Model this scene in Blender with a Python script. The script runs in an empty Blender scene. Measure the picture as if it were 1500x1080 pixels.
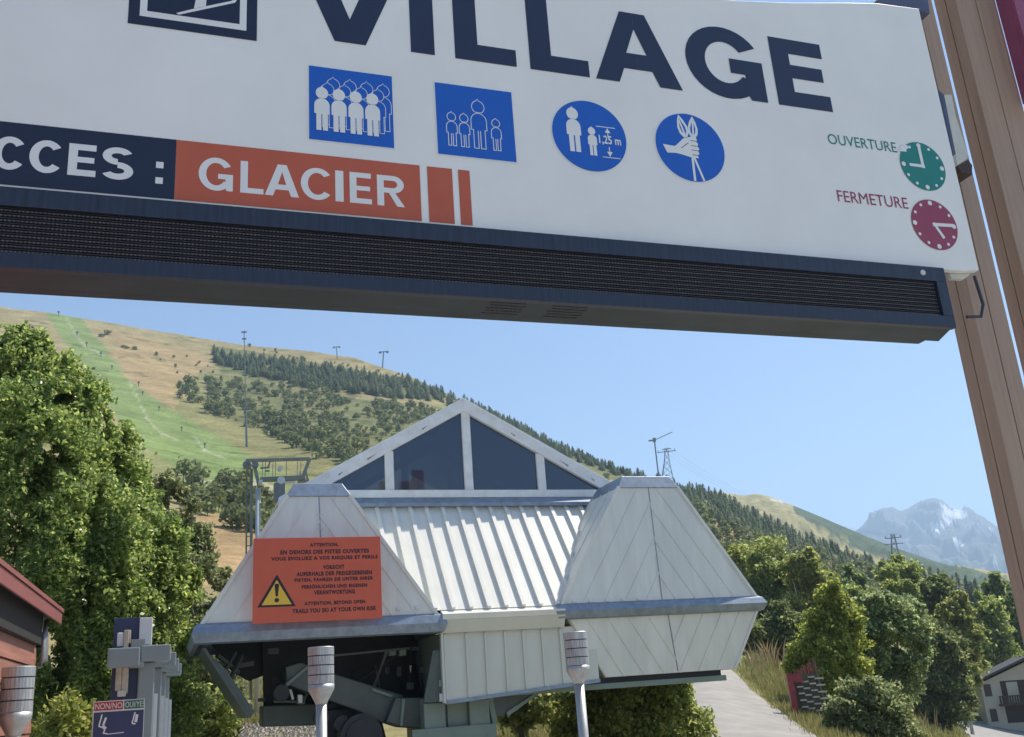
import bpy, math, random
import numpy as np
from mathutils import Vector, Matrix
random.seed(7)
rng = np.random.default_rng(11)
scn = bpy.context.scene
COL = scn.collection

# ------------------------------------------------------------------ camera
CAM_F, CAM_P, CAM_R, YAW = 1455.2, .3160, -.0710, .3441      # focal (px of a 1500 px wide frame), pitch, roll, heading of sign and station
EYE = Vector((0, 0, 1.6))
_F = Vector((0, math.cos(CAM_P), math.sin(CAM_P))); _R0 = Vector((1, 0, 0)); _U0 = _R0.cross(_F)
_R = _R0 * math.cos(CAM_R) + _U0 * math.sin(CAM_R); _U = _U0 * math.cos(CAM_R) - _R0 * math.sin(CAM_R)
cd = bpy.data.cameras.new('camera'); cam = bpy.data.objects.new('camera', cd); COL.objects.link(cam)
cd.sensor_width = 36; cd.sensor_fit = 'HORIZONTAL'; cd.lens = 36 * CAM_F / 1500
cd.clip_start = .05; cd.clip_end = 30000
M = Matrix((_R, _U, -_F)).transposed().to_4x4(); M.translation = EYE
cam.matrix_world = M
scn.camera = cam

# ------------------------------------------------------------------ light
SUN_AZ, SUN_EL = math.radians(56), math.radians(54)
wd = bpy.data.worlds.new('World'); scn.world = wd; wd.use_nodes = True
nt = wd.node_tree; nt.nodes.clear()
sky = nt.nodes.new('ShaderNodeTexSky'); sky.sky_type = 'NISHITA'; sky.sun_disc = False
sky.sun_elevation = SUN_EL; sky.sun_rotation = SUN_AZ; sky.altitude = 1300; sky.air_density = 1.0; sky.dust_density = .15; sky.ozone_density = 2.5
bg = nt.nodes.new('ShaderNodeBackground'); bg.inputs[1].default_value = .112
wo = nt.nodes.new('ShaderNodeOutputWorld')
nt.links.new(sky.outputs[0], bg.inputs[0]); nt.links.new(bg.outputs[0], wo.inputs[0])
sd = bpy.data.lights.new('sun', 'SUN'); sd.energy = 5.0; sd.angle = math.radians(.53); sd.color = (1, .93, .81)
sun = bpy.data.objects.new('sun', sd); COL.objects.link(sun)
SDIR = Vector((math.sin(SUN_AZ) * math.cos(SUN_EL), math.cos(SUN_AZ) * math.cos(SUN_EL), math.sin(SUN_EL)))
sun.rotation_euler = SDIR.to_track_quat('Z', 'Y').to_euler()
sun.location = (20, 20, 60)
scn.view_settings.view_transform = 'Standard'; scn.view_settings.look = 'None'
scn.view_settings.exposure = .52; scn.view_settings.gamma = 1; scn.view_settings.use_curve_mapping = False
scn.render.engine = 'CYCLES'
scn.cycles.volume_bounces = 1
scn.cycles.transparent_max_bounces = 16

# ------------------------------------------------------------------ frames and pixels
DX = Vector((math.cos(YAW), math.sin(YAW), 0)); NY = Vector((-math.sin(YAW), math.cos(YAW), 0))
def ray(px, py): return _F + _R * ((px - 750) / CAM_F) - _U * ((py - 540) / CAM_F)
def fr(x, n, z): return DX * x + NY * n + Vector((0, 0, z))
def S(px, py, n):                       # photo point on the upright plane n metres ahead, as (x, z) in the sign's frame
    d = ray(px, py); P = d * (n / d.dot(NY)); return P.dot(DX), P.z + EYE.z
def toframe(P): P = Vector(P); return P.dot(DX), P.dot(NY), P.z
def project(P):
    v = Vector(P) - EYE; d = v.dot(_F)
    return 750 + CAM_F * v.dot(_R) / d, 540 - CAM_F * v.dot(_U) / d

# ------------------------------------------------------------------ materials
def mat(name, col, rough=.6, metal=0, var=.12, scale=4., bump=0., bscale=None, spec=.5, col2=None, stretch=None, coat=0):
    m = bpy.data.materials.new(name); m.use_nodes = True; t = m.node_tree; n = t.nodes; L = t.links
    b = n['Principled BSDF']; b.inputs['Roughness'].default_value = rough; b.inputs['Metallic'].default_value = metal
    b.inputs['Specular IOR Level'].default_value = spec; b.inputs['Coat Weight'].default_value = coat
    tc = n.new('ShaderNodeTexCoord'); mp = n.new('ShaderNodeMapping'); L.new(tc.outputs['Object'], mp.inputs[0])
    if stretch: mp.inputs['Scale'].default_value = stretch
    nz = n.new('ShaderNodeTexNoise'); nz.inputs['Scale'].default_value = scale; nz.inputs['Detail'].default_value = 6; nz.inputs['Roughness'].default_value = .65
    L.new(mp.outputs[0], nz.inputs['Vector'])
    rp = n.new('ShaderNodeValToRGB'); L.new(nz.outputs['Fac'], rp.inputs[0])
    c = Vector(col); lo = c * (1 - var); hi = c * (1 + var)
    if col2: lo = Vector(col2)
    rp.color_ramp.elements[0].position = .3; rp.color_ramp.elements[1].position = .7
    rp.color_ramp.elements[0].color = (*lo, 1); rp.color_ramp.elements[1].color = (*hi, 1)
    L.new(rp.outputs[0], b.inputs['Base Color'])
    if bump:
        n2 = n.new('ShaderNodeTexNoise'); n2.inputs['Scale'].default_value = bscale or scale * 4; n2.inputs['Detail'].default_value = 4
        L.new(mp.outputs[0], n2.inputs['Vector'])
        bp = n.new('ShaderNodeBump'); bp.inputs['Strength'].default_value = bump; bp.inputs['Distance'].default_value = .02
        L.new(n2.outputs['Fac'], bp.inputs['Height']); L.new(bp.outputs[0], b.inputs['Normal'])
    return m

def leafmat(name, dark, light, trans=.35, rough=.5):
    m = bpy.data.materials.new(name); m.use_nodes = True; t = m.node_tree; n = t.nodes; L = t.links; n.clear()
    g = n.new('ShaderNodeNewGeometry'); oi = n.new('ShaderNodeObjectInfo')
    rp = n.new('ShaderNodeValToRGB'); L.new(g.outputs['Random Per Island'], rp.inputs[0])
    rp.color_ramp.elements[0].color = (*dark, 1); rp.color_ramp.elements[1].color = (*light, 1)
    e = rp.color_ramp.elements.new(.6); e.color = (*[(a + b) * .46 for a, b in zip(dark, light)], 1)
    hs = n.new('ShaderNodeHueSaturation'); L.new(rp.outputs[0], hs.inputs['Color'])
    mr = n.new('ShaderNodeMapRange'); mr.inputs['To Min'].default_value = .88; mr.inputs['To Max'].default_value = 1.2
    L.new(oi.outputs['Random'], mr.inputs['Value']); L.new(mr.outputs[0], hs.inputs['Value'])
    mr2 = n.new('ShaderNodeMapRange'); mr2.inputs['To Min'].default_value = .492; mr2.inputs['To Max'].default_value = .522
    L.new(oi.outputs['Random'], mr2.inputs['Value']); L.new(mr2.outputs[0], hs.inputs['Hue'])
    b = n.new('ShaderNodeBsdfPrincipled'); b.inputs['Roughness'].default_value = rough; b.inputs['Specular IOR Level'].default_value = .4
    tr = n.new('ShaderNodeBsdfTranslucent'); mx = n.new('ShaderNodeMixShader'); mx.inputs[0].default_value = trans
    o = n.new('ShaderNodeOutputMaterial')
    L.new(hs.outputs[0], b.inputs['Base Color'])
    h2 = n.new('ShaderNodeHueSaturation'); h2.inputs['Hue'].default_value = .485; h2.inputs['Saturation'].default_value = 1.05; h2.inputs['Value'].default_value = 1.35; L.new(hs.outputs[0], h2.inputs['Color']); L.new(h2.outputs[0], tr.inputs[0])
    L.new(b.outputs[0], mx.inputs[1]); L.new(tr.outputs[0], mx.inputs[2]); L.new(mx.outputs[0], o.inputs[0])
    return m

K = dict(
 signwhite=mat('sign white paint', (.81, .79, .74), .35, var=.06, scale=.9, bump=.03, bscale=2.5),
 navy=mat('navy print', (.012, .018, .045), .4, var=.08, scale=3),
 letternavy=mat('faded navy letters', (.017, .026, .062), .4, var=.1, scale=2),
 orange=mat('orange print', (.50, .105, .05), .45, var=.06, scale=3),
 blue=mat('blue pictogram film', (.008, .105, .48), .4, var=.05, scale=4),
 white=mat('white print', (.77, .76, .73), .45, var=.03, scale=4),
 green=mat('green print', (.008, .20, .17), .45, var=.05, scale=9),
 maroon=mat('maroon print', (.30, .045, .09), .45, var=.05, scale=9),
 ledframe=mat('dark blue housing paint', (.020, .029, .052), .4, var=.4, scale=5, stretch=(9, 1, .5)),
 soffit=mat('weathered grey housing underside', (.030, .042, .048), .6, var=.35, scale=2.0),
 black=mat('black plastic', (.028, .028, .042), .5, var=.1),
 wood=mat('brown stained timber', (.37, .25, .175), .55, var=.13, scale=3, stretch=(6, 6, .3), bump=.12, bscale=9),
 woodgap=mat('dark joint', (.03, .018, .012), .9),
 magenta=mat('magenta painted board', (.26, .06, .12), .5),
 steel=mat('slate grey bracket steel', (.07, .08, .14), .45, var=.2),
 plate=mat('cream bracket plate', (.55, .55, .48), .5, var=.1),
 panel=mat('off white sheet metal', (.70, .705, .65), .38, var=.10, scale=2.2, spec=.5, stretch=(2, 2, .3), bump=.06, bscale=1.6),
 roofw=mat('white roof sheet metal', (.74, .725, .66), .38, var=.07, scale=2, stretch=(1, 1, .4)),
 cream=mat('cream sheet metal', (.62, .62, .545), .45, var=.07, scale=1.5, stretch=(1, 1, .3)),
 galv=mat('galvanised steel', (.24, .29, .36), .45, metal=.35, var=.22, scale=9, bump=.05, bscale=20),
 gabw=mat('white painted gable frame', (.78, .79, .78), .45, var=.06, scale=5, col2=(.66, .65, .62)),
 dirt=mat('grime', (.30, .27, .24), .8, var=.3, scale=9),
 machine=mat('dark green grey machine paint', (.085, .105, .095), .5, var=.2, scale=3),
 column=mat('grey green column paint', (.19, .24, .205), .5, var=.12, scale=2.2),
 dark=mat('black grease steel', (.02, .022, .028), .55, var=.3, scale=4),
 inox=mat('brushed stainless', (.46, .46, .45), .45, metal=.75, var=.18, scale=3, stretch=(12, 12, 1)),
 inoxband=mat('worn grey lamp bands', (.40, .40, .40), .5, metal=.5, var=.45, scale=20, stretch=(5, 5, .3)),
 gate=mat('grey gate paint', (.23, .265, .265), .42, var=.08, scale=3),
 gatelight=mat('light grey and sunlit gate sides', (.62, .63, .64), .45, var=.06),  # light plates and boxes; also the sunlit tone of the gate posts
 gateblue=mat('dark blue gate board', (.03, .04, .11), .4, var=.1),
 beige=mat('beige mechanism cover', (.46, .40, .32), .5, var=.25, scale=14),
 redprint=mat('red print', (.42, .04, .05), .5), grnprint=mat('dark green print', (.02, .12, .075), .5),
 yellow=mat('warning yellow', (.80, .50, .05), .5, var=.04), warnblack=mat('warning black', (.03, .015, .025), .6),
 warnorange=mat('orange sign board', (.62, .11, .055), .42, var=.05, scale=3),
 redwood=mat('red brown weatherboard', (.28, .12, .085), .6, var=.28, scale=3, stretch=(1, .35, 6), bump=.12),
 roofred=mat('dark red metal verge', (.24, .075, .07), .42, var=.08),
 soff=mat('shade darkened soffit boards', (.016, .013, .012), .8), pipe=mat('grey zinc pipe', (.26, .26, .26), .4, metal=.5),  # soffit boards near black, the shade under the eaves put into their colour
 pylon=mat('galvanised pylon steel', (.20, .22, .20), .5, metal=.3, var=.2, scale=2),
 pylonlt=mat('pale pylon pipe', (.52, .55, .55), .4, metal=.3, var=.1),
 farmetal=mat('far grey steel', (.16, .18, .2), .6),
 wall=mat('cream render', (.52, .49, .42), .8, var=.06, scale=1), roofdark=mat('dark slate roof', (.05, .05, .055), .7, var=.2),
 timberdark=mat('dark brown balcony timber', (.05, .032, .025), .7, var=.2), shutter=mat('brown shutter', (.07, .045, .04), .6),
 fencered=mat('red fence paint', (.27, .04, .045), .5, var=.25, scale=8), slatw=mat('weathered pale slats', (.46, .45, .41), .7, var=.2, scale=6),
 slatdark=mat('dark weathered boards', (.13, .115, .085), .8, var=.3, scale=6),
 path=mat('pale gravel path', (.33, .305, .275), .95, var=.16, scale=1.3, bump=.5, bscale=70),
 gravel=mat('pale gravel stones', (.42, .37, .31), .95, var=.35, scale=9),
 asphalt=mat('grey road', (.30, .29, .28), .9, var=.12, scale=1.5),
 bark=mat('brown bark', (.10, .075, .055), .9, var=.3, scale=6, bump=.4), birch=mat('pale birch bark', (.42, .40, .36), .8, var=.35, scale=5, stretch=(1, 1, .6)),
 leafA=leafmat('glossy dark leaves', (.08, .135, .04), (.46, .51, .17), .62, .3),
 leafB=leafmat('yellow green leaves', (.14, .19, .04), (.50, .52, .15), .62),
 leafC=leafmat('mid green leaves', (.13, .185, .055), (.47, .50, .18), .65),
 leafD=leafmat('grey green leaves', (.11, .15, .065), (.46, .50, .25), .6),
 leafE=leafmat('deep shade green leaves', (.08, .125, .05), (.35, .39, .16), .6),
 conif=leafmat('conifer needles', (.045, .075, .04), (.17, .20, .09), .35, .7),
 shrubF=leafmat('hill shrub leaves', (.08, .105, .04), (.27, .29, .12), .45, .7),
 grass=leafmat('dry and green grass blades', (.13, .15, .04), (.42, .35, .16), .3, .7),
 weed=leafmat('rusty seed heads', (.20, .13, .07), (.40, .30, .17), .2, .8),
)
def glass_mat():
    m = bpy.data.materials.new('dark tinted glass'); m.use_nodes = True; t = m.node_tree; n = t.nodes; L = t.links; n.clear()
    tr = n.new('ShaderNodeBsdfTransparent'); tr.inputs[0].default_value = (.40, .48, .58, 1)
    gl = n.new('ShaderNodeBsdfGlossy'); gl.inputs['Roughness'].default_value = .03
    df = n.new('ShaderNodeBsdfDiffuse'); df.inputs[0].default_value = (.055, .09, .17, 1)
    lw = n.new('ShaderNodeFresnel'); lw.inputs[0].default_value = 1.9
    m1 = n.new('ShaderNodeMixShader'); m1.inputs[0].default_value = .4
    m2 = n.new('ShaderNodeMixShader'); o = n.new('ShaderNodeOutputMaterial')
    L.new(tr.outputs[0], m1.inputs[1]); L.new(df.outputs[0], m1.inputs[2])
    L.new(lw.outputs[0], m2.inputs[0]); L.new(m1.outputs[0], m2.inputs[1]); L.new(gl.outputs[0], m2.inputs[2]); L.new(m2.outputs[0], o.inputs[0])
    return m
K['glass'] = glass_mat()
def led_mat():                         # black louvre with a row of pale diodes
    m = mat('diode row', (.03, .028, .03), .5); t = m.node_tree; n = t.nodes; L = t.links; b = n['Principled BSDF']
    tc = n.new('ShaderNodeTexCoord'); sx = n.new('ShaderNodeSeparateXYZ'); L.new(tc.outputs['Object'], sx.inputs[0])
    def mth(op, a, v=None):
        k = n.new('ShaderNodeMath'); k.operation = op; L.new(a, k.inputs[0])
        if v is not None: k.inputs[1].default_value = v
        return k.outputs[0]
    a = mth('LESS_THAN', mth('ABSOLUTE', mth('SUBTRACT', mth('FRACT', mth('MULTIPLY', sx.outputs[0], 55.)), .5)), .22)
    nz = n.new('ShaderNodeTexNoise'); nz.inputs['Scale'].default_value = 25; L.new(tc.outputs['Object'], nz.inputs['Vector'])
    f = mth('MULTIPLY', nz.outputs['Fac'], 1.1)
    mu = n.new('ShaderNodeMath'); mu.operation = 'MULTIPLY'; L.new(a, mu.inputs[0]); L.new(f, mu.inputs[1])
    mx = n.new('ShaderNodeMix'); mx.data_type = 'RGBA'; L.new(mu.outputs[0], mx.inputs[0])
    mx.inputs[6].default_value = (.022, .022, .03, 1); mx.inputs[7].default_value = (.22, .18, .145, 1)
    L.new(mx.outputs[2], b.inputs['Base Color']); return m
K['led'] = led_mat()

# ------------------------------------------------------------------ mesh helpers
class MB:
    def __init__(s): s.v = []; s.f = []
    def poly(s, pts): i = len(s.v); s.v += [tuple(p) for p in pts]; s.f.append(tuple(range(i, i + len(pts))))
    def ext(s, pts, d):                      # polygon pushed along d, closed
        i = len(s.v); k = len(pts); d = Vector(d)
        s.v += [tuple(p) for p in pts] + [tuple(Vector(p) + d) for p in pts]
        s.f.append(tuple(range(i, i + k))); s.f.append(tuple(range(i + 2 * k - 1, i + k - 1, -1)))
        for j in range(k): a, b = i + j, i + (j + 1) % k; s.f.append((a, a + k, b + k, b))
    def box(s, x0, x1, y0, y1, z0, z1): s.ext([(x0, y0, z0), (x1, y0, z0), (x1, y0, z1), (x0, y0, z1)], (0, y1 - y0, 0))
    def frust(s, b, t):                      # two quads of 4 points
        i = len(s.v); s.v += [tuple(p) for p in b] + [tuple(p) for p in t]
        s.f += [(i + 3, i + 2, i + 1, i), (i + 4, i + 5, i + 6, i + 7)]
        for j in range(4): k = (j + 1) % 4; s.f.append((i + j, i + k, i + 4 + k, i + 4 + j))
    def tube(s, pts, rad, seg=8, cap=True):
        pts = [Vector(p) for p in pts]
        if not hasattr(rad, '__len__'): rad = [rad] * len(pts)
        i = len(s.v)
        for q, p in enumerate(pts):
            d = (pts[min(q + 1, len(pts) - 1)] - pts[max(q - 1, 0)]).normalized()
            a = d.orthogonal().normalized() if abs(d.z) < .95 else (Vector((1, 0, 0)) - d * d.x).normalized()
            b = d.cross(a)
            s.v += [tuple(p + (a * math.cos(6.2832 * k / seg) + b * math.sin(6.2832 * k / seg)) * rad[q]) for k in range(seg)]
        for q in range(len(pts) - 1):
            for k in range(seg):
                a = i + q * seg + k; b = i + q * seg + (k + 1) % seg; s.f.append((a, b, b + seg, a + seg))
        if cap: s.f.append(tuple(range(i + seg - 1, i - 1, -1))); e = i + (len(pts) - 1) * seg; s.f.append(tuple(range(e, e + seg)))
    def bar(s, p0, p1, w, h=None):           # square bar between two points
        p0, p1 = Vector(p0), Vector(p1); h = h or w; d = (p1 - p0).normalized()
        a = d.cross(Vector((0, 0, 1))); a = a.normalized() if a.length > .05 else Vector((1, 0, 0)); b = a.cross(d)
        q = [a * w / 2 + b * h / 2, -a * w / 2 + b * h / 2, -a * w / 2 - b * h / 2, a * w / 2 - b * h / 2]
        s.frust([p0 + k for k in q], [p1 + k for k in q])
    def build(s, name, m, parent=None, o=(0, 0, 0), smooth=False, bevel=0):
        me = bpy.data.meshes.new(name); o = Vector(o)
        me.from_pydata([tuple(Vector(p) - o) for p in s.v], [], s.f)
        me.materials.append(K[m] if isinstance(m, str) else m); me.validate()
        ob = bpy.data.objects.new(name, me); COL.objects.link(ob); ob.parent = parent
        if smooth:
            me.polygons.foreach_set('use_smooth', [True] * len(me.polygons))
        if bevel:
            b = ob.modifiers.new('bevel', 'BEVEL'); b.width = bevel; b.segments = 2; b.limit_method = 'ANGLE'
        return ob
def tag(o, label=None, cat=None, group=None, kind=None):
    for k, v in (('label', label), ('category', cat), ('group', group), ('kind', kind)):
        if v: o[k] = v
    return o
def thing(name, label, cat, o, group=None, rot=YAW):      # o in the sign frame when rot is the sign heading
    e = bpy.data.objects.new(name, None); COL.objects.link(e); e.empty_display_size = .3
    e.location = fr(*o) if rot == YAW else o; e.rotation_euler = (0, 0, rot)
    return tag(e, label, cat, group)
def copy_tree(o, parent=None):
    c = o.copy(); COL.objects.link(c); c.parent = parent
    for ch in o.children: copy_tree(ch, c)
    return c
def half(poly, p, n):                    # keep the part of a convex 2-D polygon where (q-p).n >= 0
    out = []
    for i in range(len(poly)):
        a, b = poly[i], poly[(i + 1) % len(poly)]
        da = (a[0] - p[0]) * n[0] + (a[1] - p[1]) * n[1]; db = (b[0] - p[0]) * n[0] + (b[1] - p[1]) * n[1]
        if da >= 0: out.append(a)
        if da * db < 0: t = da / (da - db); out.append((a[0] + (b[0] - a[0]) * t, a[1] + (b[1] - a[1]) * t))
    return out
def area(p): return abs(sum(p[i][0] * p[(i + 1) % len(p)][1] - p[(i + 1) % len(p)][0] * p[i][1] for i in range(len(p)))) / 2

# ------------------------------------------------------------------ terrain
NODE_R = np.log(np.array([3, 8, 12, 20, 28, 40, 60, 100, 180]))
TC = np.array([-900, 0, 300, 700, 1040, 1200, 1350, 1480, 1700, 2600.])      # photo column at eye level
TE = np.array([[-.53, -.2, -.133, -.072, -.022, .015, .07, .15, .24],
               [-.53, -.2, -.133, -.072, -.022, .015, .07, .15, .24],
               [-.53, -.2, -.133, -.072, -.022, .015, .07, .13, .20],
               [-.53, -.2, -.133, -.072, -.024, .01, .05, .10, .165],
               [-.53, -.2, -.130, -.070, -.030, .003, .03, .07, .12],
               [-.53, -.2, -.130, -.072, -.048, -.024, 0., .03, .07],
               [-.53, -.2, -.130, -.090, -.075, -.068, -.062, -.052, .0],
               [-.53, -.2, -.130, -.095, -.088, -.084, -.080, -.072, -.02],
               [-.53, -.2, -.130, -.095, -.088, -.084, -.080, -.072, -.02],
               [-.53, -.2, -.133, -.080, -.057, -.040, -.026, -.016, -.009]])
RIDGE = [(-500, 400), (-100, 437), (0, 449), (70, 457), (150, 471), (250, 488), (350, 504), (450, 514), (520, 524), (600, 551), (660, 578), (720, 606), (800, 648), (870, 677),
         (930, 699), (1000, 716), (1060, 735), (1100, 756), (1180, 792), (1250, 818), (1330, 845), (1440, 878), (1600, 905), (1900, 930)]
RR = [(-500, 720), (300, 700), (700, 600), (1000, 520), (1250, 420), (1500, 360), (1900, 350)]
def px_az(az): 
    P = Vector((math.sin(az), math.cos(az), 0)) + EYE; return project(P)[0]
_rd = []
for (a, b) in RIDGE:
    d = ray(a, b); h = math.hypot(d.x, d.y); az = math.atan2(d.x, d.y)
    _rd.append((az, d.z / h))
RAZ = np.array([a for a, _ in _rd]); RE = np.array([e for _, e in _rd])
def az_of(px): d = ray(px, 1016 - .0711 * (px - 750)); return math.atan2(d.x, d.y)
TAZ = np.array([az_of(x) if -1200 < x < 2700 else 0 for x in TC]); TAZ[0] = -1.0; TAZ[-1] = 1.0
RRAZ = np.array([az_of(x) for x, _ in RR]); RRV = np.array([r for _, r in RR])
def hashn(x, y, s, seed=0):              # smooth value noise
    x = np.asarray(x, float) / s; y = np.asarray(y, float) / s
    xi, yi = np.floor(x), np.floor(y); fx, fy = x - xi, y - yi; fx = fx * fx * (3 - 2 * fx); fy = fy * fy * (3 - 2 * fy)
    def h(a, b): q = np.sin(a * 127.1 + b * 311.7 + seed * 74.7) * 43758.5453; return q - np.floor(q)
    return (h(xi, yi) * (1 - fx) + h(xi + 1, yi) * fx) * (1 - fy) + (h(xi, yi + 1) * (1 - fx) + h(xi + 1, yi + 1) * fx) * fy
def terr(az, r):
    az = np.asarray(az, float); r = np.asarray(r, float); az, r = np.broadcast_arrays(az, r)
    R = np.interp(az, RRAZ, RRV); er = np.interp(az, RAZ, RE)
    lr = np.log(np.clip(r, 3, None)); cols = np.array([np.interp(az, TAZ, TE[:, k]) for k in range(9)])
    k = np.clip(np.searchsorted(NODE_R, lr) - 1, 0, 7)
    t = np.clip((lr - NODE_R[k]) / (NODE_R[k + 1] - NODE_R[k]), 0, 1)
    c0 = np.take_along_axis(cols, k[None], 0)[0]; c1 = np.take_along_axis(cols, k[None] + 1, 0)[0]
    e = c0 + (c1 - c0) * t
    u = np.clip((r - 180) / (R - 180), 0, None); e9 = cols[8]
    far = np.where(u <= 1, e9 + (er - e9) * np.clip(u, 0, 1) ** .85, er - .25 * (u - 1))
    e = np.where(r > 180, far, e)
    z = 1.6 + r * e
    z = np.where(r < 3, 0., z)
    x, y = r * np.sin(az), r * np.cos(az)
    w = np.clip((r - 60) / 200, 0, 1)
    z = z + w * (hashn(x, y, 45, 1) - .5) * 4.5 * np.clip(1.15 - u, 0, 1) + np.clip((r - 22) / 30, 0, 1) * (hashn(x, y, 7, 2) - .5) * .35
    back = np.clip((np.abs(az) - .95) / .4, 0, 1)      # outside the view the ground levels out
    return z * (1 - back) + back * np.minimum(0., z)
def hit(px, py, rmin=14, rmax=None):     # where the sight line through a photo point meets the ground
    d = ray(px, py); h = math.hypot(d.x, d.y); az = math.atan2(d.x, d.y); e = d.z / h
    R = float(np.interp(az, RRAZ, RRV))
    rs = np.exp(np.linspace(math.log(rmin), math.log(rmax or R), 130)); zz = terr(np.full(130, az), rs) - 1.6 - e * rs
    ok = np.nonzero(zz >= 0)[0]
    if len(ok): i = ok[0]; r = rs[i] if i == 0 else rs[i - 1] + (rs[i] - rs[i - 1]) * zz[i - 1] / (zz[i - 1] - zz[i])
    else: r = (rmax or R) * .99
    return Vector((r * math.sin(az), r * math.cos(az), float(terr(az, r))))
def ground(x, y): return float(terr(math.atan2(x, y), math.hypot(x, y)))
def inpoly(x, y, P):
    x = np.asarray(x); y = np.asarray(y); c = np.zeros(x.shape, bool); j = len(P) - 1
    for i in range(len(P)):
        xi, yi = P[i]; xj, yj = P[j]
        c ^= ((yi > y) != (yj > y)) & (x < (xj - xi) * (y - yi) / ((yj - yi) or 1e-9) + xi); j = i
    return c

def color_mat(name, bump=.5, bs=1.2, rough=.95, fine=.8):
    m = bpy.data.materials.new(name); m.use_nodes = True; t = m.node_tree; n = t.nodes; L = t.links; b = n['Principled BSDF']
    b.inputs['Roughness'].default_value = rough; b.inputs['Specular IOR Level'].default_value = .1
    at = n.new('ShaderNodeAttribute'); at.attribute_name = 'land'
    tc = n.new('ShaderNodeTexCoord')
    def nz(s, d=8):
        k = n.new('ShaderNodeTexNoise'); k.inputs['Scale'].default_value = s; k.inputs['Detail'].default_value = d; k.inputs['Roughness'].default_value = .7
        L.new(tc.outputs['Object'], k.inputs['Vector']); return k
    a, c = nz(.06, 12), nz(fine)
    mr = n.new('ShaderNodeMapRange'); mr.inputs['From Min'].default_value = .3; mr.inputs['From Max'].default_value = .7; mr.inputs['To Min'].default_value = .6; mr.inputs['To Max'].default_value = 1.32
    L.new(a.outputs['Fac'], mr.inputs['Value'])
    mr2 = n.new('ShaderNodeMapRange'); mr2.inputs['From Min'].default_value = .3; mr2.inputs['From Max'].default_value = .7; mr2.inputs['To Min'].default_value = .65; mr2.inputs['To Max'].default_value = 1.3
    L.new(c.outputs['Fac'], mr2.inputs['Value'])
    mu = n.new('ShaderNodeMath'); mu.operation = 'MULTIPLY'; L.new(mr.outputs[0], mu.inputs[0]); L.new(mr2.outputs[0], mu.inputs[1])
    vm = n.new('ShaderNodeVectorMath'); vm.operation = 'SCALE'; L.new(at.outputs['Color'], vm.inputs[0]); L.new(mu.outputs[0], vm.inputs['Scale'])
    L.new(vm.outputs[0], b.inputs['Base Color'])
    nb = nz(bs, 6); bp = n.new('ShaderNodeBump'); bp.inputs['Strength'].default_value = bump; bp.inputs['Distance'].default_value = .4
    L.new(nb.outputs['Fac'], bp.inputs['Height']); L.new(bp.outputs[0], b.inputs['Normal'])
    return m
def grid_mesh(name, P, rows, cols, colr, m):
    me = bpy.data.meshes.new(name)
    idx = np.arange(rows * cols).reshape(rows, cols)
    f = np.stack([idx[:-1, :-1], idx[:-1, 1:], idx[1:, 1:], idx[1:, :-1]], -1).reshape(-1, 4)
    me.vertices.add(len(P)); me.vertices.foreach_set('co', P.astype(np.float32).ravel())
    me.loops.add(f.size); me.loops.foreach_set('vertex_index', f.ravel().astype(np.int32))
    me.polygons.add(len(f)); me.polygons.foreach_set('loop_start', np.arange(0, f.size, 4, dtype=np.int32)); me.polygons.foreach_set('loop_total', np.full(len(f), 4, np.int32))
    me.polygons.foreach_set('use_smooth', np.ones(len(f), bool)); me.update(); me.validate()
    if colr is not None:
        ca = me.attributes.new('land', 'FLOAT_COLOR', 'POINT'); ca.data.foreach_set('color', np.concatenate([colr, np.ones((len(P), 1))], 1).astype(np.float32).ravel())
    me.materials.append(m); ob = bpy.data.objects.new(name, me); COL.objects.link(ob); return ob
def projnp(P):
    v = P - np.array(EYE); d = v @ np.array(_F); d = np.where(d < .01, .01, d)
    return 750 + CAM_F * (v @ np.array(_R)) / d, 540 - CAM_F * (v @ np.array(_U)) / d

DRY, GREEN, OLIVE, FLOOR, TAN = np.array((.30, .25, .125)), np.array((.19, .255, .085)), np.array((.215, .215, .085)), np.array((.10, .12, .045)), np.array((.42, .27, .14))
azs = np.concatenate([np.linspace(-math.pi, -.75, 50)[:-1], np.linspace(-.75, .8, 620), np.linspace(.8, math.pi, 50)[1:]])
rs = np.concatenate([[.02], np.exp(np.linspace(math.log(3), math.log(180), 120)), np.linspace(180, 760, 200)[1:], [800, 850, 900]])
AZ, RG = np.meshgrid(azs, rs); Z = terr(AZ, RG)
P = np.stack([RG * np.sin(AZ), RG * np.cos(AZ), Z], -1).reshape(-1, 3)
px, py = projnp(P); r_ = RG.ravel()
wob = (hashn(P[:, 0], P[:, 1], 22, 5) - .5) * 26 + (hashn(P[:, 0], P[:, 1], 6, 6) - .5) * 14
def blend(c, maskv, w): c[:] = c * (1 - (maskv * w)[:, None]); return c
land = np.tile(DRY, (len(P), 1))
def paint(poly, col, w=1., wb=1., extra=None):
    mk = inpoly(px + wob * wb, py + wob * .5 * wb, poly) & (r_ > 18)
    land[mk] = land[mk] * (1 - w) + np.array(col) * w
paint([(430, 575), (700, 600), (900, 690), (1000, 740), (1100, 800), (1480, 860), (1600, 1080), (700, 1080), (300, 760), (250, 560), (330, 530)], OLIVE, .75)
paint([(66, 456), (116, 463), (146, 500), (190, 560), (250, 600), (330, 645), (400, 690), (380, 720), (280, 700), (190, 640), (140, 560), (95, 500)], GREEN, .95, .35)
paint([(180, 640), (420, 690), (430, 760), (250, 720)], GREEN, .45, 1)
paint([(270, 705), (360, 698), (420, 716), (330, 722)], (.42, .38, .28), .6, .4)
paint([(150, 480), (300, 520), (260, 600), (190, 560)], TAN, .4, 1)
paint([(270, 750), (400, 760), (420, 860), (280, 860)], TAN, .7, 1)
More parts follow.
